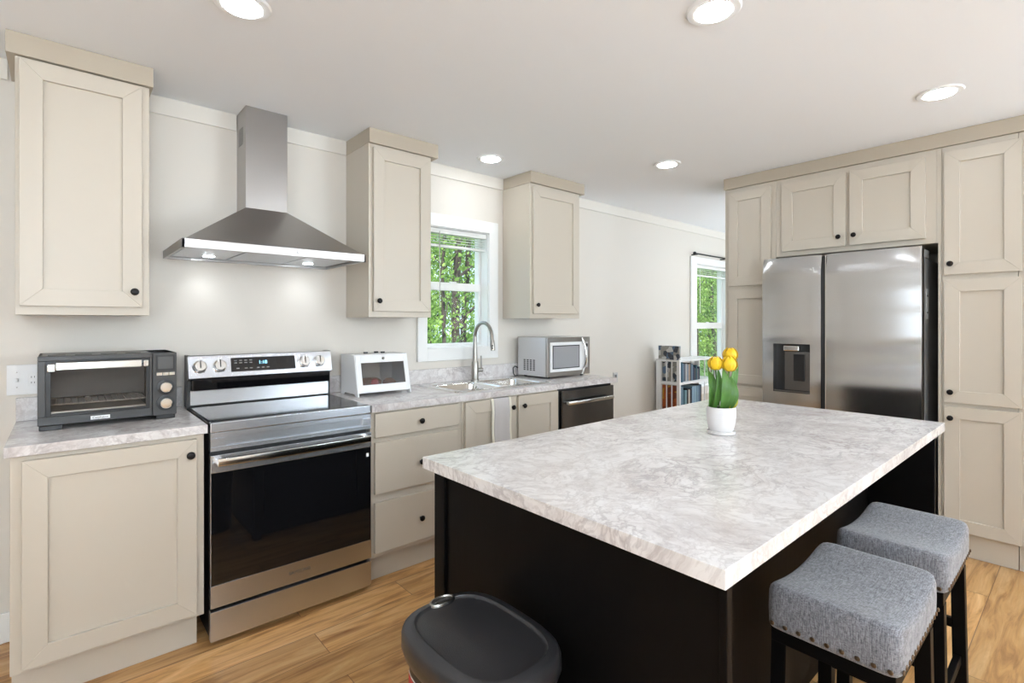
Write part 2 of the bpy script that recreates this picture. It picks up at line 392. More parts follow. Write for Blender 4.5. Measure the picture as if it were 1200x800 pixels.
def window(name, op, casing, rail, wands=()):
    x0, x1, z0, z1 = op
    w = MB()   # casing
    cl, cr, cb, ct = casing
    w.box(cl, x0, WY-.02, WY, cb, ct); w.box(x1, cr, WY-.02, WY, cb, ct); w.box(x0, x1, WY-.02, WY, z1, ct); w.box(x0, x1, WY-.02, WY, cb, z0)
    root = struct(w.build(name, M['white_trim'], bevel=.002))
    yf = WY+.085
    f = MB(); t = .03
    f.box(x0, x0+t, yf, yf+.05, z0, z1); f.box(x1-t, x1, yf, yf+.05, z0, z1); f.box(x0+t, x1-t, yf, yf+.05, z0, z0+t); f.box(x0+t, x1-t, yf, yf+.05, z1-t, z1)
    f.box(x0+t, x1-t, yf-.006, yf+.04, rail[0], rail[1])
    # lining of the reveal
    f.box(x0, x0+.006, WY-.001, yf, z0, z1); f.box(x1-.006, x1, WY-.001, yf, z0, z1); f.box(x0, x1, WY-.001, yf, z0, z0+.006); f.box(x0, x1, WY-.001, yf, z1-.006, z1)
    f.build('window_frame', M['white_trim'], root, bevel=.002)
    MB().box(x0+t, x1-t, yf+.02, yf+.024, z0+t, rail[0]).build('glass_pane', M['glass'], root)
    MB().box(x0+t, x1-t, yf+.03, yf+.034, rail[1], z1-t).build('glass_pane', M['glass'], root)
    l = MB(); l.box((x0+x1)/2-.03, (x0+x1)/2+.03, yf-.015, yf-.006, rail[1]-.004, rail[1]+.008)
    l.build('sash_lock', M['white'], root)
    return root
w1 = window('window_1', W1, (1.873, 2.603, 1.12, 2.185), (1.64, 1.70))
w2 = window('window_2', W2, (5.556, 6.63, .53, 2.18), (1.32, 1.395))

def blind(x0, x1, ztop, label):
    t = thing('window_blind', label, 'blind', ((x0+x1)/2, WY+.03, ztop))
    MB().box(x0, x1, WY+.008, WY+.05, ztop-.035, ztop).build('headrail', M['blind'], t, bevel=.003)
    s = MB()
    for i in range(4): s.box(x0+.004, x1-.004, WY+.014, WY+.048, ztop-.056-.020*i, ztop-.0545-.020*i)
    s.build('slats', M['blind'], t)
    zb = ztop-.045-.0105*7
    MB().box(x0+.003, x1-.003, WY+.012, WY+.05, zb-.016, zb).build('bottom_rail', M['blind'], t, bevel=.003)
    MB().tube([(x0+.11, WY+.010, ztop-.02), (x0+.112, WY+.008, ztop-.30), (x0+.113, WY+.008, ztop-.58)], .0035, 8).build('tilt_wand', M['blind'] if x0 > 4 else M['nickel'], t, smooth=True)
    return t
blind(W1[0]+.01, W1[1]-.01, W1[3]-.008, 'white horizontal blind raised to the top of the window above the sink')
blind(W2[0]+.01, W2[1]-.01, W2[3]-.008, 'white blind raised to the top of the far window beside the bookcase')
t = thing('curtain_rod', 'thin black curtain rod above the far window behind the bookcase', 'curtain rod', (5.95, WY-.06, 2.20))
MB().tube([(5.56, WY-.07, 2.205), (6.42, WY-.07, 2.205)], .009, 10).build('rod', M['rodblack'], t, smooth=True)
for x in (5.545, 6.435): MB().ball((x, WY-.07, 2.205), .02).build('finial', M['rodblack'], t, smooth=True)
for x in (5.60, 6.30): MB().box(x-.006, x+.006, WY-.075, WY, 2.19, 2.203).build('bracket', M['rodblack'], t)

def added_window(n_, fn, a, b, z0, z1):  # unseen window frame added around a light panel; the wall behind is closed
    m_ = MB(fn)
    for q in ((a-.08, a, z0-.08, z1+.08), (b, b+.08, z0-.08, z1+.08), (a, b, z0-.08, z0), (a, b, z1, z1+.08)): m_.box(q[0], q[1], q[2], q[3], 0, .02)
    k = max(1, round((b-a)/.9))
    for i in range(1, k): x = a+(b-a)*i/k; m_.box(x-.03, x+.03, z0, z1, .012, .03)
    m_.box(a, b, (z0+z1)/2-.022, (z0+z1)/2+.022, .012, .03)
    return struct(m_.build('window_%d' % n_, M['white_trim']))
k_ = 3
for (a, b, z0, z1) in REAR: added_window(k_, lambda u, v, w: (u, YB+.001+w, v), a, b, z0, z1); k_ += 1
for (a, b, z0, z1) in SIDE: added_window(k_, lambda u, v, w: (XL+.001+w, u, v), a, b, z0, z1); k_ += 1
for (a, b, z0, z1) in EAST: added_window(k_, lambda u, v, w: (XR-.001-w, u, v), a, b, z0, z1); k_ += 1

# ------------------------------------------------------------------ cabinets
def knob(parent, u, v, xf, w0=.02):
    mb = MB(xf)
    prof = [(.0065, w0-.001), (.0065, w0+.010), (.0105, w0+.013), (.0155, w0+.018), (.016, w0+.022), (.0125, w0+.027), (.005, w0+.029)]
    n = 18; rings = [[(u+r*math.cos(2*PI*i/n), v+r*math.sin(2*PI*i/n), h) for i in range(n)] for r, h in prof]
    mb.loft(rings); return mb.build('knob', M['knob'], parent, smooth=True)
def shaker(parent, u0, u1, v0, v1, xf, kp=None, mg=.075, name='door'):
    th, rec = .021, .013
    mb = MB(xf)
    a, b, c, d = (u0, v0), (u1, v0), (u1, v1), (u0, v1)
    A, B, C, D = (u0+mg, v0+mg), (u1-mg, v0+mg), (u1-mg, v1-mg), (u0+mg, v1-mg)
    for q in ((a, b, B, A), (b, c, C, B), (c, d, D, C), (d, a, A, D)):
        mb.loft([[(p[0], p[1], 0.001) for p in q], [(p[0], p[1], th) for p in q]])
    mb.box(u0+mg-.004, u1-mg+.004, v0+mg-.004, v1-mg+.004, .002, th-rec)
    o = mb.build(name, M['cab'], parent, bevel=.0013, seg=1)
    if kp: knob(o, kp[0], kp[1], xf)
    return o
def slab(parent, u0, u1, v0, v1, xf, kp=None, name='drawer'):
    o = MB(xf).box(u0, u1, v0, v1, .001, .02).build(name, M['cab'], parent, bevel=.0025)
    if kp: knob(o, kp[0], kp[1], xf)
    return o
# upper cabinets on the range wall, front plane Y 2.83
XA = wallA(2.83)
def upper(label, x0, x1, door, kp):
    t = thing('wall_cabinet', label, 'cabinet', ((x0+x1)/2, WY, 1.43))
    MB().box(x0, x1, 2.83, WY-.001, 1.43, 2.4605).build('body', M['cab_side'] if False else M['cab'], t, bevel=.0015)
    c = MB(); c.box(x0-.026 if x0 < 0 else x0-.002, x1+.014 if x0 < 0 else x1+.045, 2.812, WY-.001, 2.462, CZ-.001).build('crown_board', M['crown'], t, bevel=.0015)
    shaker(t, *door, XA, kp, .07)
    return t
upper('beige wall cabinet with one framed door left of the range hood', -.143, .295, (-.130, .267, 1.466, 2.451), (.239, 1.534))
upper('beige wall cabinet between the range hood and the sink window', 1.358, 1.788, (1.382, 1.770, 1.465, 2.440), (1.411, 1.527))
upper('beige wall cabinet above the microwave, right of the sink window', 2.665, 3.232, (2.69, 3.205, 1.466, 2.435), (2.722, 1.532))
# base cabinets, face frames Y 2.53
XB = wallA(2.53)
t = thing('base_cabinet', 'beige base cabinet with one wide framed door under the toaster oven', 'cabinet', (.158, 2.85, 0))
MB().box(-.141, .457, 2.53, WY-.001, .145, .923).build('body', M['cab'], t, bevel=.0015)
MB().box(-.139, .440, 2.59, WY-.02, 0.001, .145).build('toe_kick', M['cab'], t)
shaker(t, -.110, .428, .162, .905, XB, (.403, .842), .07)
t = thing('base_cabinet', 'beige base cabinet with three plain drawers right of the range', 'cabinet', (1.52, 2.85, 0))
MB().box(1.222, 1.812, 2.53, WY-.001, .145, .923).build('body', M['cab'], t, bevel=.0015)
MB().box(1.222, 1.812, 2.59, WY-.02, 0.001, .145).build('toe_kick', M['cab'], t)
slab(t, 1.243, 1.780, .785, .914, XB, (1.518, .846))
slab(t, 1.243, 1.780, .484, .760, XB, (1.518, .617))
slab(t, 1.243, 1.780, .172, .440, XB, (1.519, .299))
t = thing('base_cabinet', 'beige base cabinet with two framed doors under the sink', 'cabinet', (2.23, 2.85, 0))
MB().box(1.814, 2.652, 2.53, 2.55, .145, .923).box(1.814, 1.834, 2.55, WY-.03, .145, .923).box(2.632, 2.652, 2.55, WY-.03, .145, .923).box(1.834, 2.632, 2.55, WY-.03, .145, .165).build('body', M['cab'], t, bevel=.0015)
MB().box(1.814, 2.652, 2.59, WY-.02, 0.001, .145).build('toe_kick', M['cab'], t)
shaker(t, 1.833, 2.243, .162, .914, XB, (2.205, .846), .075)
shaker(t, 2.265, 2.642, .162, .914, XB, (2.304, .846), .075)

# worktops
t = thing('countertop', 'grey marble pattern worktop under the toaster oven, left of the range', 'countertop', (.155, 2.8, .925))
MB().box(-.155, .466, 2.50, WY-.001, .925, .962).build('worktop', M['marble'], t, bevel=.002)
MB().box(-.155, .466, WY-.021, WY-.001, .9625, 1.065).build('backsplash', M['marble'], t, bevel=.002)
t = thing('countertop', 'grey marble pattern worktop around the sink, right of the range', 'countertop', (2.26, 2.8, .925))
SX0, SX1, SY0, SY1 = 1.86, 2.655, 2.635, 3.06
m_ = MB().box(1.218, 1.776, 2.50, WY-.001, .925, .962)
m_.box(1.777, SX0, 2.50, WY-.001, .925, .962).box(SX1, 3.303, 2.50, WY-.001, .925, .962).box(SX0, SX1, 2.50, SY0, .925, .962).box(SX0, SX1, SY1, WY-.001, .925, .962)
m_.build('worktop', M['marble'], t)
MB().box(1.218, 3.303, WY-.021, WY-.001, .9625, 1.065).build('backsplash', M['marble'], t, bevel=.002)

# sink
def rrect(x0, x1, y0, y1, r, z, n=5):
    pts = []
    for cx_, cy_, a0 in ((x1-r, y1-r, 0), (x0+r, y1-r, PI/2), (x0+r, y0+r, PI), (x1-r, y0+r, 3*PI/2)):
        for i in range(n+1):
            a = a0+PI/2*i/n; pts.append((cx_+r*math.cos(a), cy_+r*math.sin(a), z))
    return pts
t = thing('kitchen_sink', 'stainless steel double bowl sink set into the worktop under the window', 'sink', (2.31, 2.85, .962))
BW = [(1.885, 2.235), (2.285, 2.630)]
rim = MB()
rx0, rx1, ry0, ry1 = 1.835, 2.680, 2.605, 3.085
rim.loft([rrect(rx0, rx1, ry0, ry1, .03, .9625), rrect(rx0+.004, rx1-.004, ry0+.004, ry1-.004, .028, .968)], cap=False)
zz = .968
def plate(x0, x1, y0, y1): rim.add([(x0, y0, zz), (x1, y0, zz), (x1, y1, zz), (x0, y1, zz)], [(0, 1, 2, 3)])
yb0, yb1 = 2.650, 2.985
plate(rx0+.01, rx1-.01, ry0+.004, yb0); plate(rx0+.01, rx1-.01, yb1, ry1-.004)
plate(rx0+.004, BW[0][0], yb0, yb1); plate(BW[0][1], BW[1][0], yb0, yb1); plate(BW[1][1], rx1-.004, yb0, yb1)
rim.build('rim', M['chrome'], t, smooth=True)
for x0, x1 in BW:
    b = MB(); b.loft([rrect(x0, x1, yb0, yb1, .004, .968), rrect(x0+.006, x1-.006, yb0+.006, yb1-.006, .05, .958), rrect(x0+.014, x1-.014, yb0+.014, yb1-.014, .05, .80), rrect(x0+.05, x1-.05, yb0+.05, yb1-.05, .04, .775)], cap=False)
    b.add(rrect(x0+.05, x1-.05, yb0+.05, yb1-.05, .04, .775), [tuple(range(24))])
    bo = b.build('bowl', M['chrome'], t, smooth=True, angle=60)
    MB().lathe([(.04, .777), (.04, .779), (.03, .776), (.005, .7765)], ((x0+x1)/2, 2.82, 0)).build('drain', M['nickel'], bo, smooth=True)

# faucet
t = thing('faucet', 'tall gooseneck pull down faucet in brushed nickel behind the sink', 'faucet', (2.30, 3.035, .968))
MB().lathe([(.032, .968), (.032, .974), (.026, .977), (.0255, 1.10), (.021, 1.112)], (2.30, 3.035, 0), n=24).build('body', M['nickel'], t, smooth=True)
pts = [(2.30, 3.035, 1.10), (2.30, 3.035, 1.28)]
for i in range(0, 15):
    a = PI*i/14*1.0; pts.append((2.30-.018*i/14, 2.925+.11*math.cos(a), 1.285+.112*math.sin(a)))
pts += [(2.280, 2.808, 1.262)]
rr = [.0185, .0145]+[.0135]*15+[.0135]
MB().tube(pts, rr, 14).build('neck', M['nickel'], t, smooth=True)
sp = MB().tube([(2.280, 2.808, 1.272), (2.279, 2.804, 1.24), (2.278, 2.797, 1.20)], [.015, .018, .016], 14).build('spray_head', M['nickel'], t, smooth=True)
for z in (1.235, 1.218): MB().ball((2.266, 2.787, z), .006).build('button', M['black'], sp, smooth=True)
MB().tube([(2.322, 3.03, 1.045), (2.36, 3.02, 1.045)], .016, 14).build('handle_hub', M['nickel'], t, smooth=True)
MB().tube([(2.348, 3.022, 1.055), (2.348, 3.024, 1.15)], [.0075, .006], 10).build('lever', M['nickel'], t, smooth=True)

# dish towel over the door below the sink
tm = MB(); n = 16; rows = []
prof = [(2.545-.0, .905), (2.535, .9165)]
def towel(x0, x1, mi_):
    tm.mi(mi_)
    path = [(2.5270, .9165), (2.522, .9185), (2.514, .9185), (2.506, .916)]+[(2.5035-.004*math.sin(k*.9), .90-.035*k) for k in range(0, 11)]
    nx = 10
    vs = []; 
    for j, (y, z) in enumerate(path):
        for i in range(nx+1):
            u = i/nx; x = x0+(x1-x0)*u
            wv = .0028*math.sin(x*85)*(min(1, max(0, (j-3)/5)))
            sh = .010*max(0, (j-3)/11)
            vs.append((x+sh, y-wv-.003*(j > 3), z))
    fs = [(j*(nx+1)+i, j*(nx+1)+i+1, (j+1)*(nx+1)+i+1, (j+1)*(nx+1)+i) for j in range(len(path)-1) for i in range(nx)]
    tm.add(vs, fs)
towel(2.025, 2.045, 1); towel(2.045, 2.172, 0); towel(2.172, 2.19, 1)
tw = tm.build('dish_towel', [M['towel'], M['towel_edge']], smooth=True, origin=(2.11, 2.5, .8))
sm = tw.modifiers.new('thick', 'SOLIDIFY'); sm.thickness = .003
tag(tw, 'pale grey dish towel with cream borders hung over the left sink cabinet door', 'towel')

# ------------------------------------------------------------------ range
t = thing('kitchen_range', 'stainless steel electric range with black glass oven door', 'stove', (.842, 2.8, 0))
RX0, RX1 = .474, 1.208
MB().box(RX0+.004, RX1-.004, 2.53, 3.10, .03, .948).build('body', M['black'], t, bevel=.002)
for x in (.51, 1.17):
    for y in (2.57, 3.05): MB().lathe([(.018, 0), (.018, .012), (.010, .014), (.010, .032)], (x, y, 0), n=12).build('foot', M['black'], t)
# cooktop glass with steel surround
MB().box(RX0, RX1, 2.49, 2.535, .925, .968).build('front_rail', M['steel'], t, bevel=.004)
MB().box(RX0, RX1, 2.497, 3.045, .948, .963).build('cooktop_frame', M['black'], t)
ct = MB().box(RX0+.006, RX1-.006, 2.512, 3.03, .9635, .9695).build('cooktop', M['cooktop'], t, bevel=.002)
# manifold panel with sunken channel
p = MB(); Y1 = 2.49; Y2 = 2.53
p.box(RX0, RX1, Y1, Y2, .902, .924); p.box(RX0, RX1, Y1, Y2, .845, .864)
p.box(RX0, .534, Y1, Y2, .864, .902); p.box(1.162, RX1, Y1, Y2, .864, .902)
p.box(.534, 1.162, Y1+.012, Y2, .864, .902)
p.build('control_rail', M['steel'], t, bevel=.0012, seg=1)
# oven door
dz = [(.753, .835), (.271, .753), (.174, .271)]
door = MB().box(RX0, RX1, 2.486, 2.528, .753, .828).box(RX0, RX1, 2.486, 2.528, .174, .270).box(RX0, RX1, 2.492, 2.528, .270, .753).build('oven_door', M['steel'], t, bevel=.0012)
MB().box(RX0+.002, RX1-.002, 2.4865, 2.4915, .2705, .7525).build('door_glass', M['blackglass'], door, bevel=.001)
hb = MB(); hx0, hx1 = .492, 1.182
hb.loft([[(x, 2.44-.012*math.sin(PI*(x-hx0)/(hx1-hx0))+dy, .807+dz_) for dy, dz_ in ((-.008, -.016), (-.011, 0), (-.008, .016), (.006, .016), (.006, -.016))] for x in [hx0+(hx1-hx0)*i/12 for i in range(13)]])
for x in (hx0+.012, hx1-.012): hb.box(x-.012, x+.012, 2.444, 2.487, .796, .818)
hb.build('door_handle', M['chrome'], door, bevel=.002, smooth=True)
text('brand_lettering', 'SAMSUNG', .022, M['darkgrey'], door, (.845, 2.4858, .222), ROT_A)
# faint rack lines and badge seen on the door
bd = MB().box(1.180, 1.194, 2.4858, 2.4864, .704, .722).build('badge', M['white'], door)
dr = MB().box(RX0, RX1, 2.488, 2.528, .030, .158).build('storage_drawer', M['steel'], t, bevel=.002)
# backguard
bg = MB()
for x0, x1 in ((RX0, RX0+.012), (RX1-.012, RX1)):
    bg.loft([[(x, 3.035, .963), (x, 3.115, .963), (x, 3.115, 1.23), (x, 3.03, 1.23), (x, 2.995, 1.115), (x, 3.035, 1.10)] for x in (x0, x1)])
bg.box(RX0+.012, RX1-.012, 3.05, 3.115, .963, 1.225)
g_ = bg.build('backguard', M['darkgrey'], t, bevel=.001, seg=1)
MB().box(RX0+.012, RX1-.012, 3.032, 3.05, .975, 1.050).build('riser_panel', M['steel'], g_, bevel=.001)
# tilted control panel
def cpf(u, v, w):   # u along X, v up the tilted panel, w out
    th = math.atan2(.03, .115); cy_, cz_ = 3.000, 1.112
    return (u, cy_+v*math.sin(th)-w*math.cos(th), cz_+v*math.cos(th)+w*math.sin(th))
cp = MB(cpf).box(RX0-.002, RX1+.0, 0, .119, -.02, .006).build('control_panel', M['steel'], g_, bevel=.003)
MB(cpf).box(.668, .996, .025, .100, .006, .0075).build('touch_display', M['blackglass'], cp, bevel=.0005)
def txt_on_panel(name, body, u, v, size, mt):
    th = math.atan2(.03, .115); R = Matrix.Rotation(PI/2-th, 3, 'X')
    return text(name, body, size, mt, cp, cpf(u, v, .0082), R)
txt_on_panel('clock_digits', '1:18', .825, .070, .026, M['blue_led'])
M['grey_print'] = mat('grey_print', (.25, .25, .25), .5)
for i, (u, v) in enumerate([(.69, .085), (.715, .085), (.74, .085), (.765, .085), (.69, .072), (.715, .072), (.74, .072), (.765, .072), (.74, .042), (.765, .042), (.80, .042), (.825, .042), (.85, .042), (.70, .042)]):
    MB(cpf).box(u-.007, u+.007, v-.0022, v+.0022, .0075, .0079).build('touch_mark', M['grey_print'], cp)
for u in (.524, .614, 1.045, 1.131):
    k = MB(cpf)
    for prof in ([(.033, .006), (.033, .010), (.029, .012), (.028, .032), (.024, .035), (.004, .0355)],):
        nn = 24; k.loft([[(u+r*math.cos(2*PI*i/nn), .060+r*math.sin(2*PI*i/nn), h) for i in range(nn)] for r, h in prof])
    ko = k.build('burner_knob', M['chrome'], cp, smooth=True)
    MB(cpf).box(u-.0025, u+.0025, .050, .088, .035, .037).build('pointer', M['black'], ko)
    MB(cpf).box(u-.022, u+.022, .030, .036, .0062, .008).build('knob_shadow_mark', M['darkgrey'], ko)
MB().box(RX0+.012, RX1-.012, 3.005, 3.052, 1.050, 1.108).build('vent_slot', M['blackglass'], g_, bevel=.004)

# ------------------------------------------------------------------ range hood
HX0, HX1, HY0 = .386, 1.233, 2.60
t = thing('range_hood', 'stainless steel chimney range hood above the range', 'range hood', (.81, WY, 1.725))
l = MB(); l.box(HX0, HX1, HY0, HY0+.012, 1.725, 1.765).box(HX0, HX0+.012, HY0, WY-.001, 1.725, 1.765).box(HX1-.012, HX1, HY0, WY-.001, 1.725, 1.765).box(HX0, HX1, WY-.014, WY-.001, 1.725, 1.765).box(HX0+.005, HX1-.005, HY0+.005, WY-.005, 1.748, 1.764)
l.build('lip', M['hoodsteel'], t, bevel=.0015)
CX0, CX1, CY0 = .728, .940, 2.965
pz = [1.765, 1.765+.002, 2.004, 2.010]
r0 = [(HX0+.01, HY0+.01, 1.764), (HX1-.01, HY0+.01, 1.764), (HX1-.01, WY-.001, 1.764), (HX0+.01, WY-.001, 1.764)]
r1 = [(CX0, CY0, 2.008), (CX1, CY0, 2.008), (CX1, WY-.001, 2.008), (CX0, WY-.001, 2.008)]
MB().loft([r0, r1]).build('canopy', M['hoodsteel'], t, bevel=.0015)
ch = MB().box(CX0, CX1, CY0, WY-.001, 2.006, CZ-.001).build('chimney', M['hoodsteel'], t, bevel=.0015)
for z in [2.36+.012*i for i in range(8)]: MB().box(CX0-.001, CX0+.001, 3.02, 3.10, z, z+.005).build('vent_slit', M['black'], ch)
for x0, x1 in ((HX0+.03, .66), (.668, .95), (.958, HX1-.03)):
    f_ = MB().box(x0, x1, HY0+.06, WY-.05, 1.737, 1.7475).build('grease_filter', M['filter'], t, bevel=.002)
for x in (.56, 1.06):
    lr = MB().lathe([(.032, 1.736), (.034, 1.7365), (.034, 1.7372)], (x, 2.985, 0)).build('lamp_ring', M['chrome'], t, smooth=True)
    MB().lathe([(.026, 1.7335), (.026, 1.7352)], (x, 2.985, 0), n=20).build('lamp_lens', M['hoodlamp'], lr)
    d = bpy.data.lights.new('hood_spot', 'SPOT'); d.energy = HOODW; d.spot_size = math.radians(75); d.spot_blend = 1.0; d.shadow_soft_size = .02; d.color = (.88, .94, 1)
    o = bpy.data.objects.new('hood_spot', d); COL.objects.link(o); o.location = (x, 3.02, 1.727)
    o.rotation_euler = (math.radians(26), 0, 0)
for i in range(5):
    MB().lathe([(.007, HY0-.006), (.008, HY0-.004), (.008, HY0+.002)], (.835+.022*i, 0, 1.747), axis=1, n=14).build('push_button', M['chrome'], t, smooth=True)

# ------------------------------------------------------------------ toaster oven
t = thing('toaster_oven', 'dark grey countertop toaster oven with glass door and silver handle', 'toaster oven', (.158, 2.93, .962))
tx0, tx1, ty0, ty1, tz0, tz1 = -.076, .392, 2.775, 3.09, .982, 1.262
sh = MB().box(tx0, tx1, ty0+.012, ty1, tz0+.20, tz1).box(tx0, tx0+.012, ty0+.012, ty1, tz0, tz1).box(.300, tx1, ty0+.012, ty1, tz0, tz1).box(tx0, tx1, ty0+.012, ty1, tz0, tz0+.022).box(tx0, tx1, ty1-.02, ty1, tz0, tz1)
sh = MB().box(tx0, tx1, ty0+.012, ty1, tz1-.02, tz1).box(tx0, tx0+.012, ty0+.012, ty1, tz0, tz1).box(.300, tx1, ty0+.012, ty1, tz0, tz1).box(tx0, tx1, ty0+.012, ty1, tz0, tz0+.022).box(tx0, tx1, ty1-.02, ty1, tz0, tz1)
sh.build('shell', M['darkgrey'], t, bevel=.003)
for i in range(5): MB().box(tx0+.03+.085*i, tx0+.085+.085*i, ty0+.06, ty0+.075, tz1, tz1+.002).build('top_vent', M['black'], t)
dx0, dx1, dz0, dz1 = -.052, .290, 1.018, 1.243
fr = MB(); fr.box(tx0, .300, ty0, ty0+.012, tz0+.002, dz0).box(tx0, .300, ty0, ty0+.012, dz1, tz1).box(tx0, dx0, ty0, ty0+.012, dz0, dz1).box(dx1, .300, ty0, ty0+.012, dz0, dz1)
fr.build('front_frame', M['darkgrey'], t, bevel=.002)
d_ = MB(); gx0, gx1, gz0, gz1 = dx0+.016, dx1-.012, dz0+.01, dz1-.032
d_.box(dx0, gx0, ty0+.002, ty0+.012, dz0, dz1).box(gx1, dx1, ty0+.002, ty0+.012, dz0, dz1).box(gx0, gx1, ty0+.002, ty0+.012, dz0, gz0).box(gx0, gx1, ty0+.002, ty0+.012, gz1, dz1)
dd = d_.build('glass_door', M['black'], t, bevel=.001)
MB().box(gx0, gx1, ty0+.005, ty0+.008, gz0, gz1).build('glass_pane', M['ovenglass'], dd)
hh = MB(); hh.box(dx0+.030, dx1-.030, ty0-.036, ty0-.020, 1.206, 1.238)
hh.box(dx0+.004, dx0+.030, ty0-.026, ty0+.004, 1.200, 1.232).box(dx1-.024, dx1-.004, ty0-.026, ty0+.004, 1.206, 1.234)
hh.build('door_handle', M['chrome'], dd, bevel=.004)
inn = MB().box(tx0+.013, .299, ty1-.03, ty1-.021, tz0+.023, tz1-.021).build('back_liner', mat('oven_liner', (.20, .185, .175), .5), t)
rk = MB()
zr = 1.062
rk.tube([(dx0+.005, ty0+.03, zr), (dx1-.005, ty0+.03, zr)], .0034, 6); rk.tube([(dx0+.005, ty1-.05, zr), (dx1-.005, ty1-.05, zr)], .0025, 6)
for i in range(15):
    x = dx0+.01+(dx1-dx0-.02)*i/14; rk.tube([(x, ty0+.028, zr), (x, ty1-.048, zr)], .0014, 5)
rk.build('wire_rack', M['rack'], t)
tr = MB().box(dx0+.01, dx1-.01, ty0+.03, ty1-.05, 1.024, 1.034).build('crumb_tray', M['rack'], t, bevel=.002)
cpn = MB().box(.302, tx1, ty0-.001, ty0+.012, tz0, tz1).build('control_panel', M['darkgrey'], t, bevel=.002)
MB().box(.314, .385, ty0-.003, ty0-.001, 1.182, 1.252).build('display_bezel', M['black'], cpn, bevel=.0008)
MB().box(.321, .378, ty0-.004, ty0-.003, 1.190, 1.245).build('display', M['display'], cpn)
for i in range(3): MB().box(.316+.0235*i, .338+.0235*i, ty0-.006, ty0-.001, 1.160, 1.174).build('button', M['chrome'], cpn, bevel=.0008)
for z in (1.108, 1.036):
    k = MB().lathe([(.034, ty0-.002), (.034, ty0-.008), (.029, ty0-.009)][::-1], (.350, 0, z), axis=1, n=28).build('dial_ring', M['black'], cpn, smooth=True)
    MB().lathe([(.024, ty0-.008), (.023, ty0-.026), (.020, ty0-.029), (.008, ty0-.0295)], (.350, 0, z), axis=1, n=28).build('dial', M['chrome'], k, smooth=True)
for x in (tx0+.04, tx1-.04):
    for y in (ty0+.03, ty1-.04): MB().box(x-.036, x+.036, y-.02, y+.02, .9625, tz0+.001).build('foot', M['black'], t, bevel=.003)
b_ = MB().box(.088, .152, ty0-.003, ty0, .992, 1.007).build('name_badge', M['label_white'], t, bevel=.0005)
text('badge_lettering', 'Calphalon', .013, M['display'], b_, (.120, ty0-.0034, .999), ROT_A, .0002)

# ------------------------------------------------------------------ bread box
t = thing('bread_box', 'white metal bread box with sloping glass front beside the range', 'bread box', (1.46, 2.95, .962))
bx0, bx1 = 1.290, 1.640
def fy(z): return 2.83+.05*(z-.975)/(1.20-.975)
sd_ = [(2.822, .9625), (2.86, .9625), (2.875, .975), (3.02, .975), (3.035, .9625), (3.07, .9625), (3.07, 1.205), (2.882, 1.205)]
for x0, x1 in ((bx0, bx0+.008), (bx1-.008, bx1)):
    MB().loft([[(x, y, z) for y, z in sd_] for x in (x0, x1)]).build('side_panel', M['white'], t, bevel=.001, seg=1)
bb = MB().box(bx0+.008, bx1-.008, 2.885, 3.069, 1.198, 1.205).box(bx0+.008, bx1-.008, 3.060, 3.069, .980, 1.198).box(bx0+.008, bx1-.008, 2.84, 3.06, .980, .986)
bb.build('casing', M['white'], t)
def fp(u, v, w):  # front plane: v 0..1 from bottom to top
    z = .985+v*(1.200-.985); return (u, fy(z)-w, z)
fd = MB(fp)
a0, a1, v0, v1 = bx0+.004, bx1-.004, 0, 1
g0, g1, h0, h1 = bx0+.035, bx1-.032, .20, .80
fd.box(a0, g0, v0, v1, 0, .008).box(g1, a1, v0, v1, 0, .008).box(g0, g1, v0, h0, 0, .008).box(g0, g1, h1, v1, 0, .008)
fdo = fd.build('flap_door', M['white'], t, bevel=.001, seg=1)
MB(fp).box(g0, g1, h0, h1, .002, .004).build('glass_pane', M['smoke'], fdo)
MB(fp).ball((1.468, .90, .014), .010, sc=(1, .045/.010*.9, 1)) if False else None
MB().ball((1.468, fy(1.18)-.015, 1.181), .0085).build('knob', M['nickel'], fdo, smooth=True)
for i, (x, y) in enumerate(((1.42, 3.0), (1.50, 3.02), (1.525, 2.98))):
    bo_ = MB().box(x-.012, x+.012, y-.008, y+.008, 1.2052, 1.215).build('binder_clip', M['black'], bevel=.002, origin=(x, y, 1.205))
    tag(bo_, ('small black clip lying left on top of the white bread box', 'small black clip lying in the middle on top of the white bread box', 'small black clip lying right on top of the white bread box')[i], 'clip', 'black clips on the bread box')
tag(MB().loft([[(1.335+.15*k/6, 2.93+.035*math.cos(a)*s_, 1.026+.036*math.sin(a)*s_) for a in [2*PI*i/12 for i in range(12)]] for k, s_ in enumerate((.55, .9, 1, 1.02, 1, .9, .5))]).build('bread_loaf', M['bread'], smooth=True, origin=(1.41, 2.93, .988)), 'brown bread loaf inside the white bread box', 'bread')
tag(MB().ball((1.425, 2.885, 1.032), .026, sc=(1, .6, 1)).build('tomato', M['redbag'], smooth=True, origin=(1.425, 2.885, 1.0)), 'round red item behind the bread box glass', 'food')
tag(MB().box(1.35, 1.50, 2.97, 2.98, .99, 1.15).build('bread_wrapper', M['paper'], bevel=.002, origin=(1.42, 2.97, .99)), 'pale printed package standing at the back of the bread box', 'package')
tag(MB().ball((1.545, 2.93, 1.02), .034, sc=(1.3, .9, .95)).build('bread_roll', M['bread'], smooth=True, origin=(1.545, 2.93, .988)), 'brown bread roll at the right inside the bread box', 'bread')

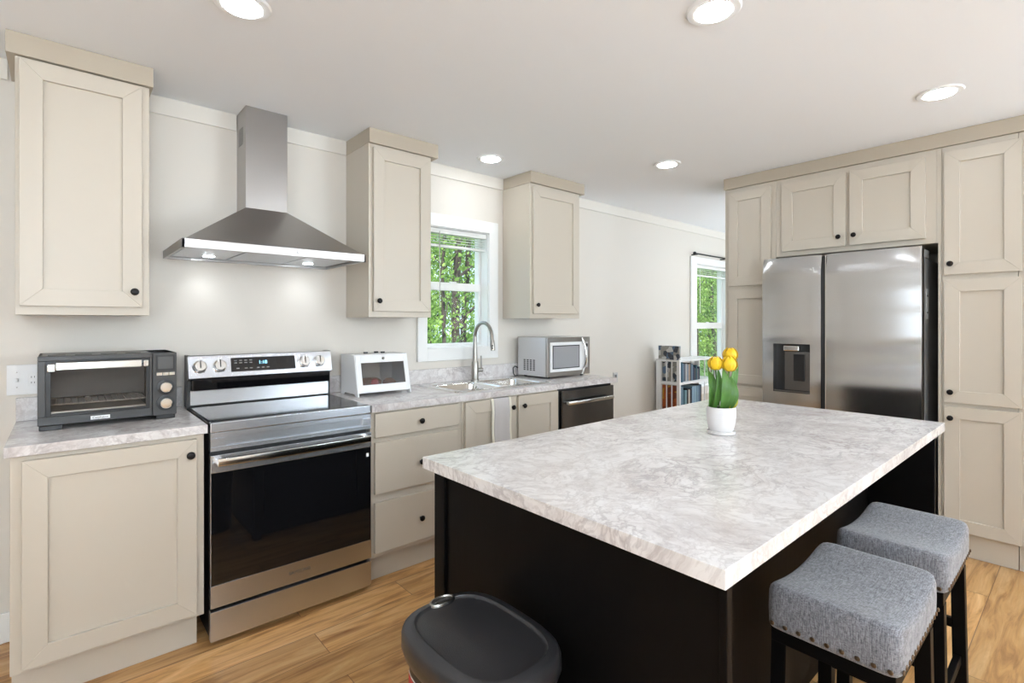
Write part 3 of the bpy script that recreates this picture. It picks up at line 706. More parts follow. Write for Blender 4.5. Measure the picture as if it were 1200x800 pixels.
# ------------------------------------------------------------------ microwave
t = thing('microwave_oven', 'silver microwave with curved handle at the end of the worktop', 'microwave', (3.04, 2.93, .962))
mx0, mx1, my0, my1, mz0, mz1 = 2.787, 3.290, 2.765, 3.100, .976, 1.281
MB().box(mx0, mx1, my0+.02, my1, mz0, mz1).build('housing', M['micro'], t, bevel=.004)
for i in range(4):
    v_ = MB()
    for j in range(7): v_.box(mx0-.001, mx0+.001, 2.90+.036*i, 2.922+.036*i, 1.018+.013*j, 1.026+.013*j)
    v_.build('side_vent', M['black'], t)
mf = MB().box(mx0, mx1, my0, my0+.02, mz0, mz1).build('front_panel', M['micro_front'], t, bevel=.003)
md = MB(); md.box(2.815, 3.212, my0-.008, my0, 1.012, 1.243).build('door', M['white'], t, bevel=.003)
MB().box(2.838, 3.150, my0-.0095, my0-.008, 1.036, 1.218).build('door_screen', M['black'], t)
MB().box(2.846, 3.142, my0-.0105, my0-.0095, 1.043, 1.211).build('door_window', M['mesh'], t)
hd = []
for i in range(11):
    a = -1+2*i/10; hd.append((3.195-.018*abs(a)**2*1.0+.0*a, my0-.012-.030*(1-a*a), 1.128+.145*a))
MB().tube(hd, [.010]*11, 10).build('door_handle', M['chrome'], t, smooth=True)
MB().box(3.222, 3.262, my0-.003, my0, 1.03, 1.24).build('keypad', M['micro'], t, bevel=.001)
MB().box(3.230, 3.256, my0-.0045, my0-.003, 1.20, 1.225).build('clock_display', M['black'], t)
for x in (mx0+.05, mx1-.06):
    for y in (my0+.04, my1-.04): MB().lathe([(.014, .9625), (.014, mz0+.001)], (x, y, 0), n=12).build('foot', M['black'], t)
pc = MB().tube([(2.79, 3.105, 1.03), (2.755, 3.10, 1.045), (2.725, 3.09, 1.03), (2.72, 3.08, .99), (2.74, 3.085, .968), (2.79, 3.105, .968)], .004, 8).build('power_cord', M['black'], t, smooth=True)

# ------------------------------------------------------------------ dishwasher
t = thing('dishwasher', 'black stainless dishwasher with bar handle right of the sink cabinet', 'dishwasher', (2.965, 2.82, 0))
MB().box(2.664, 3.268, 2.535, WY-.03, .10, .921).build('tub', M['black'], t)
MB().box(2.664, 3.268, 2.60, 2.62, .001, .10).build('toe_kick', M['black'], t)
MB().box(2.680, 3.268, 2.505, 2.535, .11, .905).build('door', M['dsteel'], t, bevel=.003)
hb = MB(); pts = [(2.700+(3.215-2.700)*i/12, 2.468-.010*math.sin(PI*i/12), .822) for i in range(13)]
hb.loft([[(x, y+dy, z+dz_) for dy, dz_ in ((-.008, -.012), (-.011, 0), (-.008, .013), (.005, .013), (.005, -.012))] for x, y, z in pts])
for x in (2.713, 3.202): hb.box(x-.01, x+.01, 2.470, 2.506, .813, .831)
hb.build('handle', M['chrome'], t, bevel=.002, smooth=True)

# ------------------------------------------------------------------ switch plate and outlet
t = thing('light_switch', 'white double wall plate with toggle switch behind the toaster oven', 'light switch', (-.125, WY, 1.145))
MB().box(-.185, -.065, WY-.007, WY-.0005, 1.078, 1.211).build('plate', M['white'], t, bevel=.002)
MB().box(-.157, -.147, WY-.020, WY-.007, 1.137, 1.152).build('toggle', M['white'], t, bevel=.002)
MB().box(-.116, -.084, WY-.009, WY-.007, 1.115, 1.172).build('receptacle', M['white'], t, bevel=.002)
for z in (1.112, 1.178):
    MB().lathe([(.003, WY-.0082), (.003, WY-.006)], (-.152, 0, z), axis=1, n=8).build('screw', M['nickel'], t)
for z in (1.13, 1.155):
    MB().box(-.106, -.104, WY-.0095, WY-.0085, z-.004, z+.004).box(-.096, -.094, WY-.0095, WY-.0085, z-.004, z+.004).build('socket_slot', M['black'], t)
t = thing('wall_outlet', 'small grey outlet box low on the white wall left of the bookcase', 'outlet', (4.13, WY, .85))
MB().box(4.10, 4.165, WY-.008, WY-.0005, .80, .90).build('plate', mat('outlet_grey', (.5, .5, .5), .4), t, bevel=.002)
MB().box(4.118, 4.147, WY-.012, WY-.008, .82, .88).build('receptacle', M['display'], t, bevel=.001)

# ------------------------------------------------------------------ fridge wall, face frames X 4.02
XC = wallB(4.02)
def tall(label, y0, y1, dy0, dy1, knob_right_of_view, left_edge=False):
    # y0<y1; u = -Y
    t = thing('pantry_cabinet', label, 'cabinet', (4.34, (y0+y1)/2, 0))
    MB().box(4.02, 4.655, y0, y1, .145, 2.4605).build('body', M['cab'], t, bevel=.0015)
    MB().box(4.05, 4.64, y0+.001, y1-.001, .001, .145).build('toe_kick', M['cab'], t)
    u0, u1 = -dy1, -dy0
    ku = (u1-.030) if knob_right_of_view else (u0+.030)
    shaker(t, u0, u1, 1.686, 2.427, XC, (ku, 1.750), .072)
    shaker(t, u0, u1, .918, 1.655, XC, (ku, .982), .072)
    shaker(t, u0, u1, .156, .896, XC, (ku, .828), .072)
    return t
tall('tall beige pantry cabinet with three doors right of the refrigerator', .281, .613, .266+.0, .600, False)
tall('tall beige pantry cabinet left of the refrigerator, beside the white wall', 1.576, 1.967, 1.607, 1.932, True)
t = tall('tall beige pantry cabinet at the right edge, past the knobbed pantry doors', -.36, .279, -.33, .20, False)
t = thing('filler_panel', 'narrow beige side panel between the refrigerator and the right pantry', 'panel', (4.3, .623, 0))
MB().box(4.02, 4.655, .614, .630, .001, 1.884).build('panel_board', M['cab'], t, bevel=.001)
MB().box(4.02, 4.655, .614, .636, 1.884, 2.46).build('upper_filler', M['cab'], t, bevel=.001)
t = thing('fridge_cabinet', 'beige wall cabinet with two framed doors above the refrigerator', 'cabinet', (4.34, 1.1, 1.885))
MB().box(4.02, 4.655, .637, 1.575, 1.885, 2.4605).build('body', M['cab'], t, bevel=.0015)
shaker(t, -1.531, -1.118, 1.920, 2.421, XC, (-1.157, 1.984), .074)
shaker(t, -1.095, -.689, 1.920, 2.421, XC, (-1.067, 1.986), .074)
cr_ = MB().box(4.003, 4.655, -.36, 1.972, 2.462, CZ-.001).build('crown_moulding', M['crown'], bevel=.0015, origin=(4.3, .8, 2.46))
tag(cr_, 'long flat beige crown board along the top of the refrigerator wall cabinets', 'moulding')

# ------------------------------------------------------------------ refrigerator
t = thing('refrigerator', 'stainless steel side by side refrigerator with water dispenser', 'refrigerator', (4.2, 1.15, 0))
MB().box(3.93, 4.62, .695, 1.572, .02, 1.800).build('body', M['fridge_side'], t, bevel=.004)
def fdoor(y0, y1, z0, z1, hole=None):
    # pressed sheet front: slightly bowed, with shallow waves and a rolled top edge
    def xf_(y, z):
        u = 2*(y-y0)/(y1-y0)-1
        x = 3.850+.004*abs(u)**3
        x += .0011*math.sin(z*2*PI/.36+.6)+.0005*math.sin(z*2*PI/.15+1.3+u*.5)
        q = max(0, z-(z1-.11)+.05*abs(u)**4)/.11
        return x+.010*q*q
    mb = MB()
    def strip(a0, a1, c0, c1, n):
        m = max(1, int(round((c1-c0)/.018)))
        zs = [c0+(c1-c0)*k/m for k in range(m+1)]
        for i in range(n):
            a, b = a0+(a1-a0)*i/n, a0+(a1-a0)*(i+1)/n
            mb.loft([[(xf_(a, z), a, z), (xf_(b, z), b, z), (3.92, b, z), (3.92, a, z)] for z in zs])
    if not hole: strip(y0, y1, z0, z1, 16)
    else:
        hy0, hy1, hz0, hz1 = hole
        strip(y0, hy0, z0, hz0, 5); strip(y0, hy0, hz0, hz1, 5); strip(y0, hy0, hz1, z1, 5)
        strip(hy1, y1, z0, hz0, 4); strip(hy1, y1, hz0, hz1, 4); strip(hy1, y1, hz1, z1, 4)
        strip(hy0, hy1, z0, hz0, 6); strip(hy0, hy1, hz1, z1, 6)
    return mb
def weld(mb):
    # drop coincident inner faces so that the bowed door is one skin
    import collections
    key = lambda v: tuple(round(c, 5) for c in v)
    idx = {}; vs = []; mp = []
    for v in mb.v:
        k = key(v)
        if k not in idx: idx[k] = len(vs); vs.append(v)
        mp.append(idx[k])
    cnt = collections.Counter(); fs = [[mp[i] for i in f] for f in mb.f]
    for f in fs: cnt[frozenset(f)] += 1
    keep = [i for i, f in enumerate(fs) if cnt[frozenset(f)] == 1]
    mb.v = vs; mb.f = [fs[i] for i in keep]; mb.m = [mb.m[i] for i in keep]
    return mb
ZT = 1.858
DISP = (1.288, 1.529, .905, 1.247)
fl = weld(fdoor(1.222, 1.606, .06, ZT, DISP)).build('freezer_door', M['steel_v'], t, smooth=True)
frd = weld(fdoor(.682, 1.190, .06, ZT)).build('fridge_door', M['steel_v'], t, smooth=True)
MB().box(3.875, 3.93, 1.190, 1.222, .06, ZT-.01).build('door_gap', M['black'], t)
MB().box(3.858, 3.875, 1.192, 1.197, .06, ZT-.003).build('handle_recess_edge', M['chrome'], t)
MB().box(3.853, 3.925, .680, .684, .06, ZT).build('door_edge', M['chrome'], frd)
MB().box(3.93, 3.935, 1.27, 1.55, .88, 1.27).build('dispenser_back', M['black'], t)
y0, y1, z0, z1 = DISP
dd = MB().box(3.905, 3.935, y0, y1, z0, z1).build('dispenser', M['black'], t)
MB().box(3.892, 3.906, y0+.002, y1-.062, z0+.012, z1-.055).build('dispenser_plate', M['dsteel'], dd, bevel=.002)
MB().box(3.884, 3.893, y0+.045, y0+.118, .985, 1.175).build('dispenser_paddle', M['black'], dd, bevel=.004)
MB().box(3.866, 3.906, y0+.075, y1-.062, 1.196, 1.235).build('water_spout', M['chrome'], dd, bevel=.006)
MB().box(3.862, 3.906, y0+.002, y1-.002, z0+.001, z0+.012).build('drip_tray', M['dsteel'], dd, bevel=.001)
MB().box(3.925, 4.13, .690, .76, 1.8005, 1.852).build('hinge_cover', M['fridge_side'], t, bevel=.004)
MB().box(3.925, 4.13, 1.51, 1.572, 1.8005, 1.852).build('hinge_cover', M['fridge_side'], t, bevel=.004)
st = MB().box(4.055, 4.125, .6935, .695, 1.42, 1.61).build('side_sticker', M['label_white'], t)
for z in (1.455, 1.56): MB().box(4.078, 4.104, .6928, .6936, z, z+.012).build('sticker_print', M['ink'], st)
for y in (.74, 1.55): MB().lathe([(.02, 0.0005), (.02, .022)], (4.0, y, 0), n=12).build('foot', M['black'], t)
MB().box(3.90, 3.93, .70, 1.59, .022, .058).build('toe_grille', M['black'], t)

# ------------------------------------------------------------------ island
IX0, IX1, IY0, IY1 = .880, 2.890, .430, 1.443
t = thing('kitchen_island', 'black kitchen island under a grey marble pattern top', 'kitchen island', (1.89, .94, 0))
MB().box(IX0, IX1, IY0, IY1, .925, .962).build('island_top', M['marble'], t, bevel=.0015)
e = MB().box(.928, .946, .455, 1.425, .001, .9245).build('end_panel', M['ebony'], t, bevel=.0015)
MB().box(.918, .962, 1.375, 1.432, .001, .9245).build('corner_post', M['ebony'], t, bevel=.002)
MB().box(.918, .940, .446, .462, .001, .9245).build('corner_post', M['ebony'], t, bevel=.002)
MB().box(.946, 2.85, .70, 1.420, .10, .9245).build('cabinet_box', M['ebony'], t, bevel=.0015)
MB().box(.965, 2.83, .73, 1.36, .001, .10).build('plinth', M['ebony'], t)
MB().box(2.83, 2.848, .455, .70, .001, .9245).build('end_panel', M['ebony'], t, bevel=.0015)
XI = lambda u, v, w: (-u, 1.420+w, v)
for i in range(3):
    u0 = -2.83+.625*i
    o = MB(XI).box(u0+.01, u0+.60, .13, .90, .001, .018).build('door', M['ebony'], t, bevel=.002)
    knob(o, u0+.05, .83, XI, .018)

# ------------------------------------------------------------------ stools
def stool(label, cx_, cy_):
    t = thing('counter_stool', label, 'stool', (cx_, cy_, 0), 'grey saddle stools along the island')
    L_, D_ = .215, .150
    zb, zt = .585, .700
    nu, nv = 17, 13
    # perimeter superellipse grid, top dips along X
    def sup(a, r=13):
        c_, s_ = math.cos(a), math.sin(a)
        k = (abs(c_)**r+abs(s_)**r)**(-1/r); return c_*k, s_*k
    n = 112; rings = []
    def topz(x): return zt-.028*(1-(min(1, abs(x)/L_))**2)
    lv = [(.985, 'b', zb), (1.0, 'b', zb+.012), (1.005, 'b', zb+.05), (1.0, 't', -.020), (.985, 't', -.008), (.955, 't', -.001), (.90, 't', .002), (.7, 't', .004), (.45, 't', .005), (.2, 't', .005), (.02, 't', .005)]
    for s_, kind, h in lv:
        ring = []
        for i in range(n):
            a = 2*PI*i/n; px, py = sup(a); x = px*L_*s_; y = py*D_*s_
            z = h if kind == 'b' else topz(x)+h
            ring.append((cx_+x, cy_+y, z))
        rings.append(ring)
    so = MB().loft(rings).build('seat_cushion', M['linen'], t, smooth=True, angle=80)
    def nail(x, y, nx_, ny_):
        mb = MB()
        mb.ball((x, y, zb+.014), .0062, n=8, m=5, sc=(.5 if nx_ else 1, .5 if ny_ else 1, 1)); mb.build('nailhead', M['brass'], so, smooth=True)
    for i in range(9):
        y = cy_-D_+.02+(2*D_-.04)*i/8
        nail(cx_-L_-.001, y, 1, 0); nail(cx_+L_+.001, y, 1, 0)
    for i in range(15):
        x = cx_-L_+.02+(2*L_-.04)*i/14
        nail(x, cy_-D_-.001, 0, 1)
    MB().box(cx_-L_+.012, cx_+L_-.012, cy_-D_+.012, cy_+D_-.012, .545, .5845).build('apron', M['ebony'], t, bevel=.003)
    lx, ly = L_-.035, D_-.030
    for sx in (-1, 1):
        for sy in (-1, 1):
            a, b = (cx_+sx*lx, cy_+sy*ly), (cx_+sx*(lx+.012), cy_+sy*(ly+.008))
            w = .019
            MB().loft([[(p[0]-w, p[1]-w, z), (p[0]+w, p[1]-w, z), (p[0]+w, p[1]+w, z), (p[0]-w, p[1]+w, z)] for p, z in ((b, .001), (a, .546))]).build('leg', M['ebony'], t, bevel=.002)
    for sy in (-1, 1): MB().box(cx_-lx+.008, cx_+lx-.008, cy_+sy*ly-.010, cy_+sy*ly+.010, .20, .232).build('stretcher', M['ebony'], t, bevel=.002)
    for sx in (-1, 1): MB().box(cx_+sx*lx-.010, cx_+sx*lx+.010, cy_-ly+.008, cy_+ly-.008, .32, .352).build('stretcher', M['ebony'], t, bevel=.002)
    return t
stool('grey linen saddle stool with brass nailheads, nearer the camera', 1.638, .438)
stool('grey linen saddle stool under the island corner nearest the refrigerator', 2.195, .438)

# ------------------------------------------------------------------ trash can
t = thing('trash_can', 'black plastic trash can with silver latch beside the island', 'trash can', (.762, .965, 0))
def oval(cx_, cy_, a, b, z, p=3.2, n=48, tilt=0):
    out = []
    for i in range(n):
        th = 2*PI*i/n; c_, s_ = math.cos(th), math.sin(th)
        k = (abs(c_)**p+abs(s_)**p)**(-1/p); out.append((cx_+a*c_*k, cy_+b*s_*k, z))
    return out
bx, by = .755, .982
A_, B_ = .148, .200
MB().loft([oval(bx, by, A_*.76, B_*.78, .001), oval(bx, by, A_*.80, B_*.80, .02), oval(bx, by, A_*.90, B_*.90, .585)]).build('body', M['bin'], t, smooth=True)
MB().loft([oval(bx, by, A_*.93, B_*.93, .575), oval(bx, by, A_*.965, B_*.96, .585), oval(bx, by, A_, B_, .605), oval(bx, by, A_*1.0, B_, .628), oval(bx, by, A_*.975, B_*.982, .643), oval(bx, by, A_*.93, B_*.95, .650),
           oval(bx, by, A_*.80, B_*.87, .652), oval(bx, by, A_*.785, B_*.86, .647), oval(bx, by, A_*.74, B_*.83, .646), oval(bx, by, A_*.4, B_*.4, .652), oval(bx, by, A_*.02, B_*.02, .653)]).build('lid', M['binlid'], t, smooth=True, angle=60)
lt = MB().loft([[(.768+dx*sc_, 1.160+dy*sc_, z) for dx, dy in [(.040*math.cos(2*PI*i/20), .021*math.sin(2*PI*i/20)) for i in range(20)]] for sc_, z in ((1, .638), (1, .650), (.94, .6535), (.80, .6535), (.74, .6505), (.02, .6505))]).build('latch', M['nickel'], t, smooth=True)
MB().loft([[(bx+A_*.905*-1*math.cos(a)*1.0, by+B_*.6*math.sin(a), z) for a in [-.6+1.2*i/8 for i in range(9)]] for z in (.40, .56)], cap=False, closed=False) if False else None
lb = MB(); 
for (v0, v1, mi_) in ((.40, .545, 0), (.545, .552, 1)):
    lb.mi(mi_)
    ring0 = oval(bx, by, A_*.892+.0012, B_*.892+.0012, v0)[19:30]; ring1 = oval(bx, by, A_*.897+.0012, B_*.897+.0012, v1)[19:30]
    lb.loft([ring0, ring1], cap=False, closed=False)
lb.build('front_label', [M['label_red'], M['label_white']], t, smooth=True)

# ------------------------------------------------------------------ tulips
px_, py_ = 1.952, .972
t = thing('potted_tulips', 'yellow tulips in a small white pot on the island', 'potted plant', (px_, py_, .962))
MB().lathe([(.034, .974), (.044, .975), (.051, 1.0), (.055, 1.03), (.0545, 1.068), (.0515, 1.068), (.0505, 1.05), (.01, 1.05)], (px_, py_, 0), n=40).build('pot', M['ceramic'], t, smooth=True)
MB().lathe([(.046, .9625), (.052, .964), (.054, .975), (.050, .976), (.046, .970), (.01, .970)], (px_, py_, 0), n=40).build('saucer', M['ceramic'], t, smooth=True)
MB().lathe([(.0500, 1.055), (.0500, 1.060), (.03, 1.064), (.01, 1.064)], (px_, py_, 0), n=30).build('soil', M['soil'], t, smooth=True)
RT = Vector((math.cos(YAW), -math.sin(YAW), 0)); FW = Vector((math.sin(YAW), math.cos(YAW), 0))
def P3(r, d, z): v = Vector((px_, py_, 0))+RT*r+FW*d; return Vector((v.x, v.y, z))
for r, d, z, sc_ in ((-.027, -.012, 1.238, 1.18), (.020, -.026, 1.236, 1.28), (.046, .024, 1.270, 1.2)):
    c_ = P3(r, d, z)
    MB().tube([P3(r*.3, d*.3, 1.06), P3(r*.7, d*.6, 1.15), c_-Vector((0, 0, .02))], .0028, 8).build('stem', M['leaf'], t, smooth=True)
    fo = None
    for k in range(6):
        a0 = 2*PI*k/6+(.3 if k % 2 else 0); rad = .0250 if k % 2 else .0228
        vs = []; nj, ni = 8, 6
        for j in range(nj+1):
            v = j/nj; z_ = (-.021+.045*v)*sc_; prof_ = math.sin(PI*min(1, .12+.80*v))**.6*rad*sc_
            wid = 1.15*math.sin(PI*min(.97, .1+.86*v))**.7
            for i in range(ni+1):
                a = a0+(i/ni-.5)*wid; vs.append((c_.x+prof_*math.cos(a), c_.y+prof_*math.sin(a), c_.z+z_))
        fs = [(j*(ni+1)+i, j*(ni+1)+i+1, (j+1)*(ni+1)+i+1, (j+1)*(ni+1)+i) for j in range(nj) for i in range(ni)]
        mb = MB().add(vs, fs); 
        if fo is None:
            fo = mb.build('flower', M['petal'], t, smooth=True, angle=80); pe = fo
        else: pe = mb.build('petal', M['petal'], fo, smooth=True, angle=80)
        s_ = pe.modifiers.new('thick', 'SOLIDIFY'); s_.thickness = .0015
def tleaf(r0, d0, r1, d1, z1, bend, wid, col=None, z0=1.058):
    n_ = 12; vs = []
    a, b = P3(r0, d0, z0), P3(r1, d1, z1); side = RT*1.0
    dirv = (b-a)
    sd2 = dirv.cross(FW).normalized()
    for j in range(n_+1):
        v = j/n_; c_ = a.lerp(b, v)+FW*(-bend*math.sin(PI*v)); w = wid*(math.sin(PI*(.10+.90*v))**.75 if v < 1 else 0)+.0006
        for i, q in enumerate((-1, -.5, 0, .5, 1)):
            p_ = c_+sd2*(q*w)-FW*(.35*w*(q*q))
            vs.append(tuple(p_))
    fs = [(j*5+i, j*5+i+1, (j+1)*5+i+1, (j+1)*5+i) for j in range(n_) for i in range(4)]
    o = MB().add(vs, fs).build('leaf', col or M['leaf'], t, smooth=True, angle=80)
    s_ = o.modifiers.new('thick', 'SOLIDIFY'); s_.thickness = .0015
M['leaf_pale'] = mat('pale_leaf', (.42, .40, .03), .45, vary=.3, bscale=30)
tleaf(-.034, -.012, -.016, -.01, 1.218, .03, .013)
tleaf(-.040, .005, -.042, .02, 1.210, .03, .015)
tleaf(-.008, -.028, -.004, -.03, 1.222, .03, .018)
tleaf(-.006, -.02, .028, -.022, 1.190, .03, .021)
tleaf(.018, .0, .056, .012, 1.225, .02, .012)
tleaf(.022, .01, .076, .022, 1.236, .02, .008)
tleaf(.022, -.018, .042, -.01, 1.18, .03, .015)
tleaf(.030, .0, .052, .0, 1.155, .02, .012)
tleaf(.024, -.02, .055, -.02, 1.110, .01, .010, M['leaf_pale'])
tleaf(-.02, .02, -.028, .03, 1.20, .02, .016)

# ------------------------------------------------------------------ bookcase
BX0, BX1, BY0, BY1 = 4.80, 5.62, 2.835, 3.115
t = thing('bookcase', 'low white bookcase with slatted sides in front of the far window', 'bookcase', (5.2, 2.97, 0))
for y0, y1 in ((BY0, BY0+.035), (BY1-.06, BY1)): MB().box(BX0, BX0+.025, y0, y1, .001, 1.003).build('post', M['white'], t, bevel=.002)
for y0, y1 in ((BY0, BY0+.035), (BY1-.06, BY1)): MB().box(BX1-.025, BX1, y0, y1, .001, 1.003).build('post', M['white'], t, bevel=.002)
for z0, z1 in ((.985, 1.003), (.745, .772), (.42, .445), (.08, .105)):
    MB().box(BX0+.001, BX1-.001, BY0+.001, BY1-.001, z0, z1).build('shelf', M['white'], t, bevel=.002)
for k in range(2):
    yy = BY0+.035+.0617*(k+1)-.002
    MB().box(BX0+.004, BX0+.016, yy-.004, yy+.006, .106, .984).build('slat', M['white'], t, bevel=.001)
    MB().box(BX1-.016, BX1-.004, yy-.004, yy+.006, .106, .984).build('slat', M['white'], t, bevel=.001)
def book(x, w, y0, y1, z0, h, col, label, grp, name='book', pages=True, cm=None):
    m1 = cm or mat('book_cover', col, .45, vary=.15, bscale=30)
    t = thing(name, label, 'book', (x, y0, z0), grp)
    z0 += .0008
    MB().box(x, x+.0022, y0, y1, z0, z0+h).box(x+w-.0022, x+w, y0, y1, z0, z0+h).box(x, x+w, y0, y0+.002, z0, z0+h).build('cover', m1, t, bevel=.0006, seg=1)
    MB().box(x+.0022, x+w-.0022, y0+.002, y1-.003, z0+.003, z0+h-.004).build('pages', M['paper'], t)
    return t
g1_ = 'books on the upper shelf of the white bookcase'
zu = .772
cols = [('dark blue', hexc(40, 78, 104)), ('steel blue', hexc(96, 118, 140)), ('slate grey', hexc(78, 84, 96)), ('pale grey', hexc(176, 176, 178)), ('blue grey', hexc(118, 136, 156)), ('tan', hexc(176, 150, 128)), ('dark grey', hexc(66, 68, 76)), ('dusty blue', hexc(100, 128, 150)), ('navy blue', hexc(36, 52, 80)), ('charcoal', hexc(54, 56, 64)), ('deep teal', hexc(34, 78, 92)), ('mid grey', hexc(120, 122, 128)), ('ink blue', hexc(30, 44, 74))]
book(4.842, .028, 2.838, 3.03, zu, .208, hexc(24, 84, 110), 'thin teal book at the left front of the upper shelf', g1_)
book(4.829, .010, 2.875, 3.055, zu, .205, None, 'book with black and white cover seen through the side slats', g1_, cm=M['cover_bw'])
x = 4.905
ws = [.030, .022, .034, .020, .028, .022, .030, .026, .024, .030, .022, .026]
names = cols[1:]
for i, w in enumerate(ws):
    nm_, c_ = names[i]
    hgt = [.188, .185, .19, .176, .182, .188, .178, .15, .13, .16, .12, .14][i]
    place = 'among the first spines from the left' if i < 4 else ('in the middle of the row' if i < 8 else 'near the right end of the row')
    book(x, w, 2.862, 3.02, zu, hgt, c_, f'{nm_} book upright on the upper shelf, {place}', g1_); x += w+.004
g2_ = 'books on the lower shelf of the white bookcase'
zl = .445
book(4.829, .012, 2.875, 3.055, zl, .285, None, 'tall orange book seen through the lower side slats', g2_, cm=M['cover_orange'])
low = [('grey blue', hexc(90, 122, 142), .05, .28), ('dark teal', hexc(30, 80, 96), .03, .24), ('pale teal', hexc(120, 160, 170), .03, .235), ('near black', hexc(24, 28, 38), .03, .24), ('cream', hexc(205, 200, 190), .026, .235), ('dark navy', hexc(24, 32, 52), .035, .24), ('light blue', hexc(128, 160, 184), .05, .265), ('sky blue', hexc(140, 172, 194), .034, .265), ('pewter blue', hexc(104, 134, 156), .05, .265), ('cobalt grey', hexc(70, 92, 120), .03, .265), ('black', hexc(20, 22, 28), .02, .27)]
x = 4.850
for nm_, c_, w, h_ in low:
    book(x, w, 2.85, 3.03, zl, h_, c_, f'{nm_} book standing on the shelf just above the worktop line', g2_); x += w+.004
# album standing on top
t = thing('photo_book', 'book with black and white photo cover standing on top of the bookcase', 'book', (4.81, 2.97, 1.003))
MB().box(4.815, 4.845, 2.850, 3.095, 1.0038, 1.150).build('cover', M['cover_bw'], t, bevel=.001)
MB().box(4.8452, 4.8462, 2.855, 3.09, 1.008, 1.146).build('pages', M['paper'], t)

# ------------------------------------------------------------------ recessed ceiling lights
names_ = {0: 'recessed ceiling light above the range side of the room, at the upper left', 1: 'large recessed ceiling light above the island, at the top centre', 2: 'recessed ceiling light nearest the right pantry doors', 3: 'small recessed ceiling light in front of the sink window', 4: 'small recessed ceiling light between the microwave and the refrigerator'}
pos = [(.490, 2.04), (1.803, .927), (3.302, .512), (2.258, 2.798), (3.302, 2.049), (.49, .2), (.4, -1.6), (1.9, -1.6), (3.4, -1.6), (5.6, 2.0), (5.6, .2), (-1.1, 2.0), (-1.1, .2)]  # the last entries are unseen lamps, added to help light the room
first = None
for i, (x, y) in enumerate(pos):
    if first is None:
        t = thing('ceiling_light', names_[0], 'ceiling light', (x, y, CZ), 'recessed ceiling lights')
        MB().lathe([(.078, CZ-.008), (.092, CZ-.007), (.098, CZ-.0005)], (x, y, 0), n=36).build('trim_ring', M['white'], t, smooth=True)
        MB().lathe([(.064, CZ-.0105), (.066, CZ-.0085)], (x, y, 0), n=36).build('diffuser', M['lamp'], t)
        first = t
    else:
        r = first.copy(); COL.objects.link(r); r.location = (x, y, CZ)
        r['label'] = names_.get(i, 'recessed ceiling light added outside the view to light the room')
        for chd in list(first.children):
            c_ = chd.copy(); COL.objects.link(c_); c_.parent = r

# ------------------------------------------------------------------ outside: ground and trees
GZ = -.7
struct(MB().box(-30, 45, WY+.3, 60, GZ-.2, GZ).build('ground', M['ground']))
def leaves(n, cx_, cy_, cz_, rx, ry, rz, size, seed):
    rnd = random.Random(seed); vs = []; fs = []
    cl_ = lambda v: max(-1., min(1., v))
    clusters = [(cl_(rnd.gauss(0, .55)), cl_(rnd.gauss(0, .55)), rnd.uniform(-1, 1)) for _ in range(40)]
    for k in range(n):
        c_ = clusters[rnd.randrange(40)]
        p = Vector((cx_+rx*cl_(c_[0]+rnd.gauss(0, .16)), cy_+ry*cl_(c_[1]+rnd.gauss(0, .16)), cz_+rz*(c_[2]+rnd.gauss(0, .14))))
        d = Vector((rnd.gauss(0, 1), rnd.gauss(0, 1), rnd.gauss(0, 1))).normalized(); e_ = d.orthogonal().normalized(); g_ = d.cross(e_)
        s_ = size*rnd.uniform(.6, 1.3); b = len(vs)
        vs += [tuple(p-e_*s_), tuple(p+g_*s_*.5), tuple(p+e_*s_), tuple(p-g_*s_*.5)]; fs.append((b, b+1, b+2, b+3))
    return vs, fs
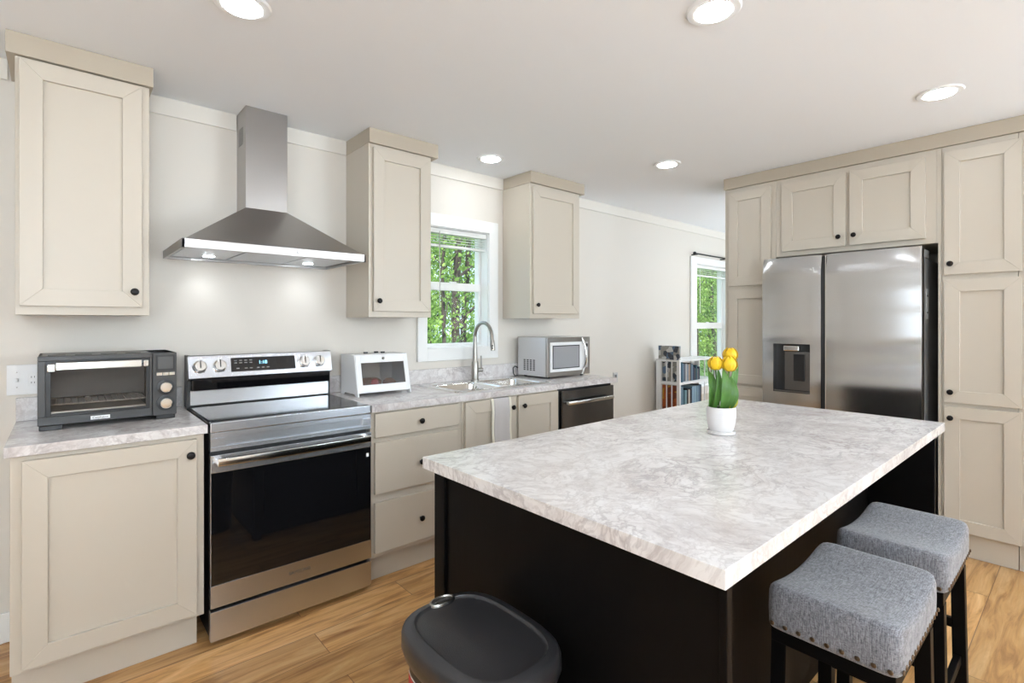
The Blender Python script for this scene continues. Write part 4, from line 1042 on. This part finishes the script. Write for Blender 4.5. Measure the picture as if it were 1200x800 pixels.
def tree(x, y, seed, lean, rt, label, rx=1.6, cz_=2.6, rz=2.6, n=4200, size=.048):
    rnd = random.Random(seed)
    t = thing('tree', label, 'tree', (x, y, GZ), 'trees outside the windows')
    tr = MB(); pts = [(x+lean*k/8+.03*math.sin(k*1.3+seed), y+.05*math.cos(k*1.7+seed), GZ+k*1.0) for k in range(9)]
    tr.tube(pts, [rt*(1-.07*k) for k in range(9)], 9)
    for k in range(5):
        b = Vector(pts[2+k]); a = rnd.uniform(0, 2*PI); q = Vector((math.cos(a), math.sin(a), rnd.uniform(.5, 1.0)))
        tr.tube([b, b+q*.6, b+q*1.3+Vector((0, 0, .2))], [rt*.35, rt*.22, rt*.08], 6)
    tr.build('trunk', M['bark'], t, smooth=True)
    vs, fs = leaves(n, x+lean*.4, y, cz_, rx, rx, rz, size, seed)
    MB().add(vs, fs).build('foliage', M['tree_leaf'], t)
    return t
V1 = ' seen through the sink window'
tree(4.95, 7.5, 1, .22, .040, 'thin leaning tree at the left' + V1, rx=.85, n=1500)
tree(6.19, 8.8, 2, .05, .105, 'thick dark straight trunk in the middle' + V1, rx=.7, n=1800)
tree(7.32, 10.1, 3, .15, .085, 'tree just right of the thickest trunk' + V1, rx=.6, n=2200)
tree(7.15, 12.2, 4, -.2, .06, 'slim tree standing further back at the left' + V1, rx=.85, n=3500)
tree(9.5, 12.2, 5, -.3, .07, 'light green tree further back at the right' + V1, rx=1.2, n=5000, size=.055)
tree(9.2, 14.8, 6, .2, .10, 'pale green tree far behind the others' + V1, rx=1.5, n=7000, size=.06)
tree(12.2, 15.6, 11, .2, .10, 'leafy tree farthest to the right' + V1, rx=1.5, n=7000, size=.06)
tree(11.6, 18.9, 12, .2, .12, 'distant tree in the gap between the others' + V1, rx=1.9, n=8000, size=.08)
V2 = ' seen through the far window behind the bookcase'
tree(14.6, 8.1, 7, .2, .06, 'leafy tree at the left' + V2, rx=1.1, n=4000)
tree(17.2, 8.8, 8, -.25, .07, 'leafy tree in the middle' + V2, rx=1.3, n=6000, size=.055)
tree(20.6, 10.8, 9, .1, .09, 'big leafy tree further back' + V2, rx=1.8, n=9000, size=.07)
tree(26.2, 13.6, 10, .1, .09, 'distant leafy tree behind the big one' + V2, rx=2.2, n=9000, size=.09)

for o in bpy.data.objects:
    if '_w' in o.keys(): del o['_w']
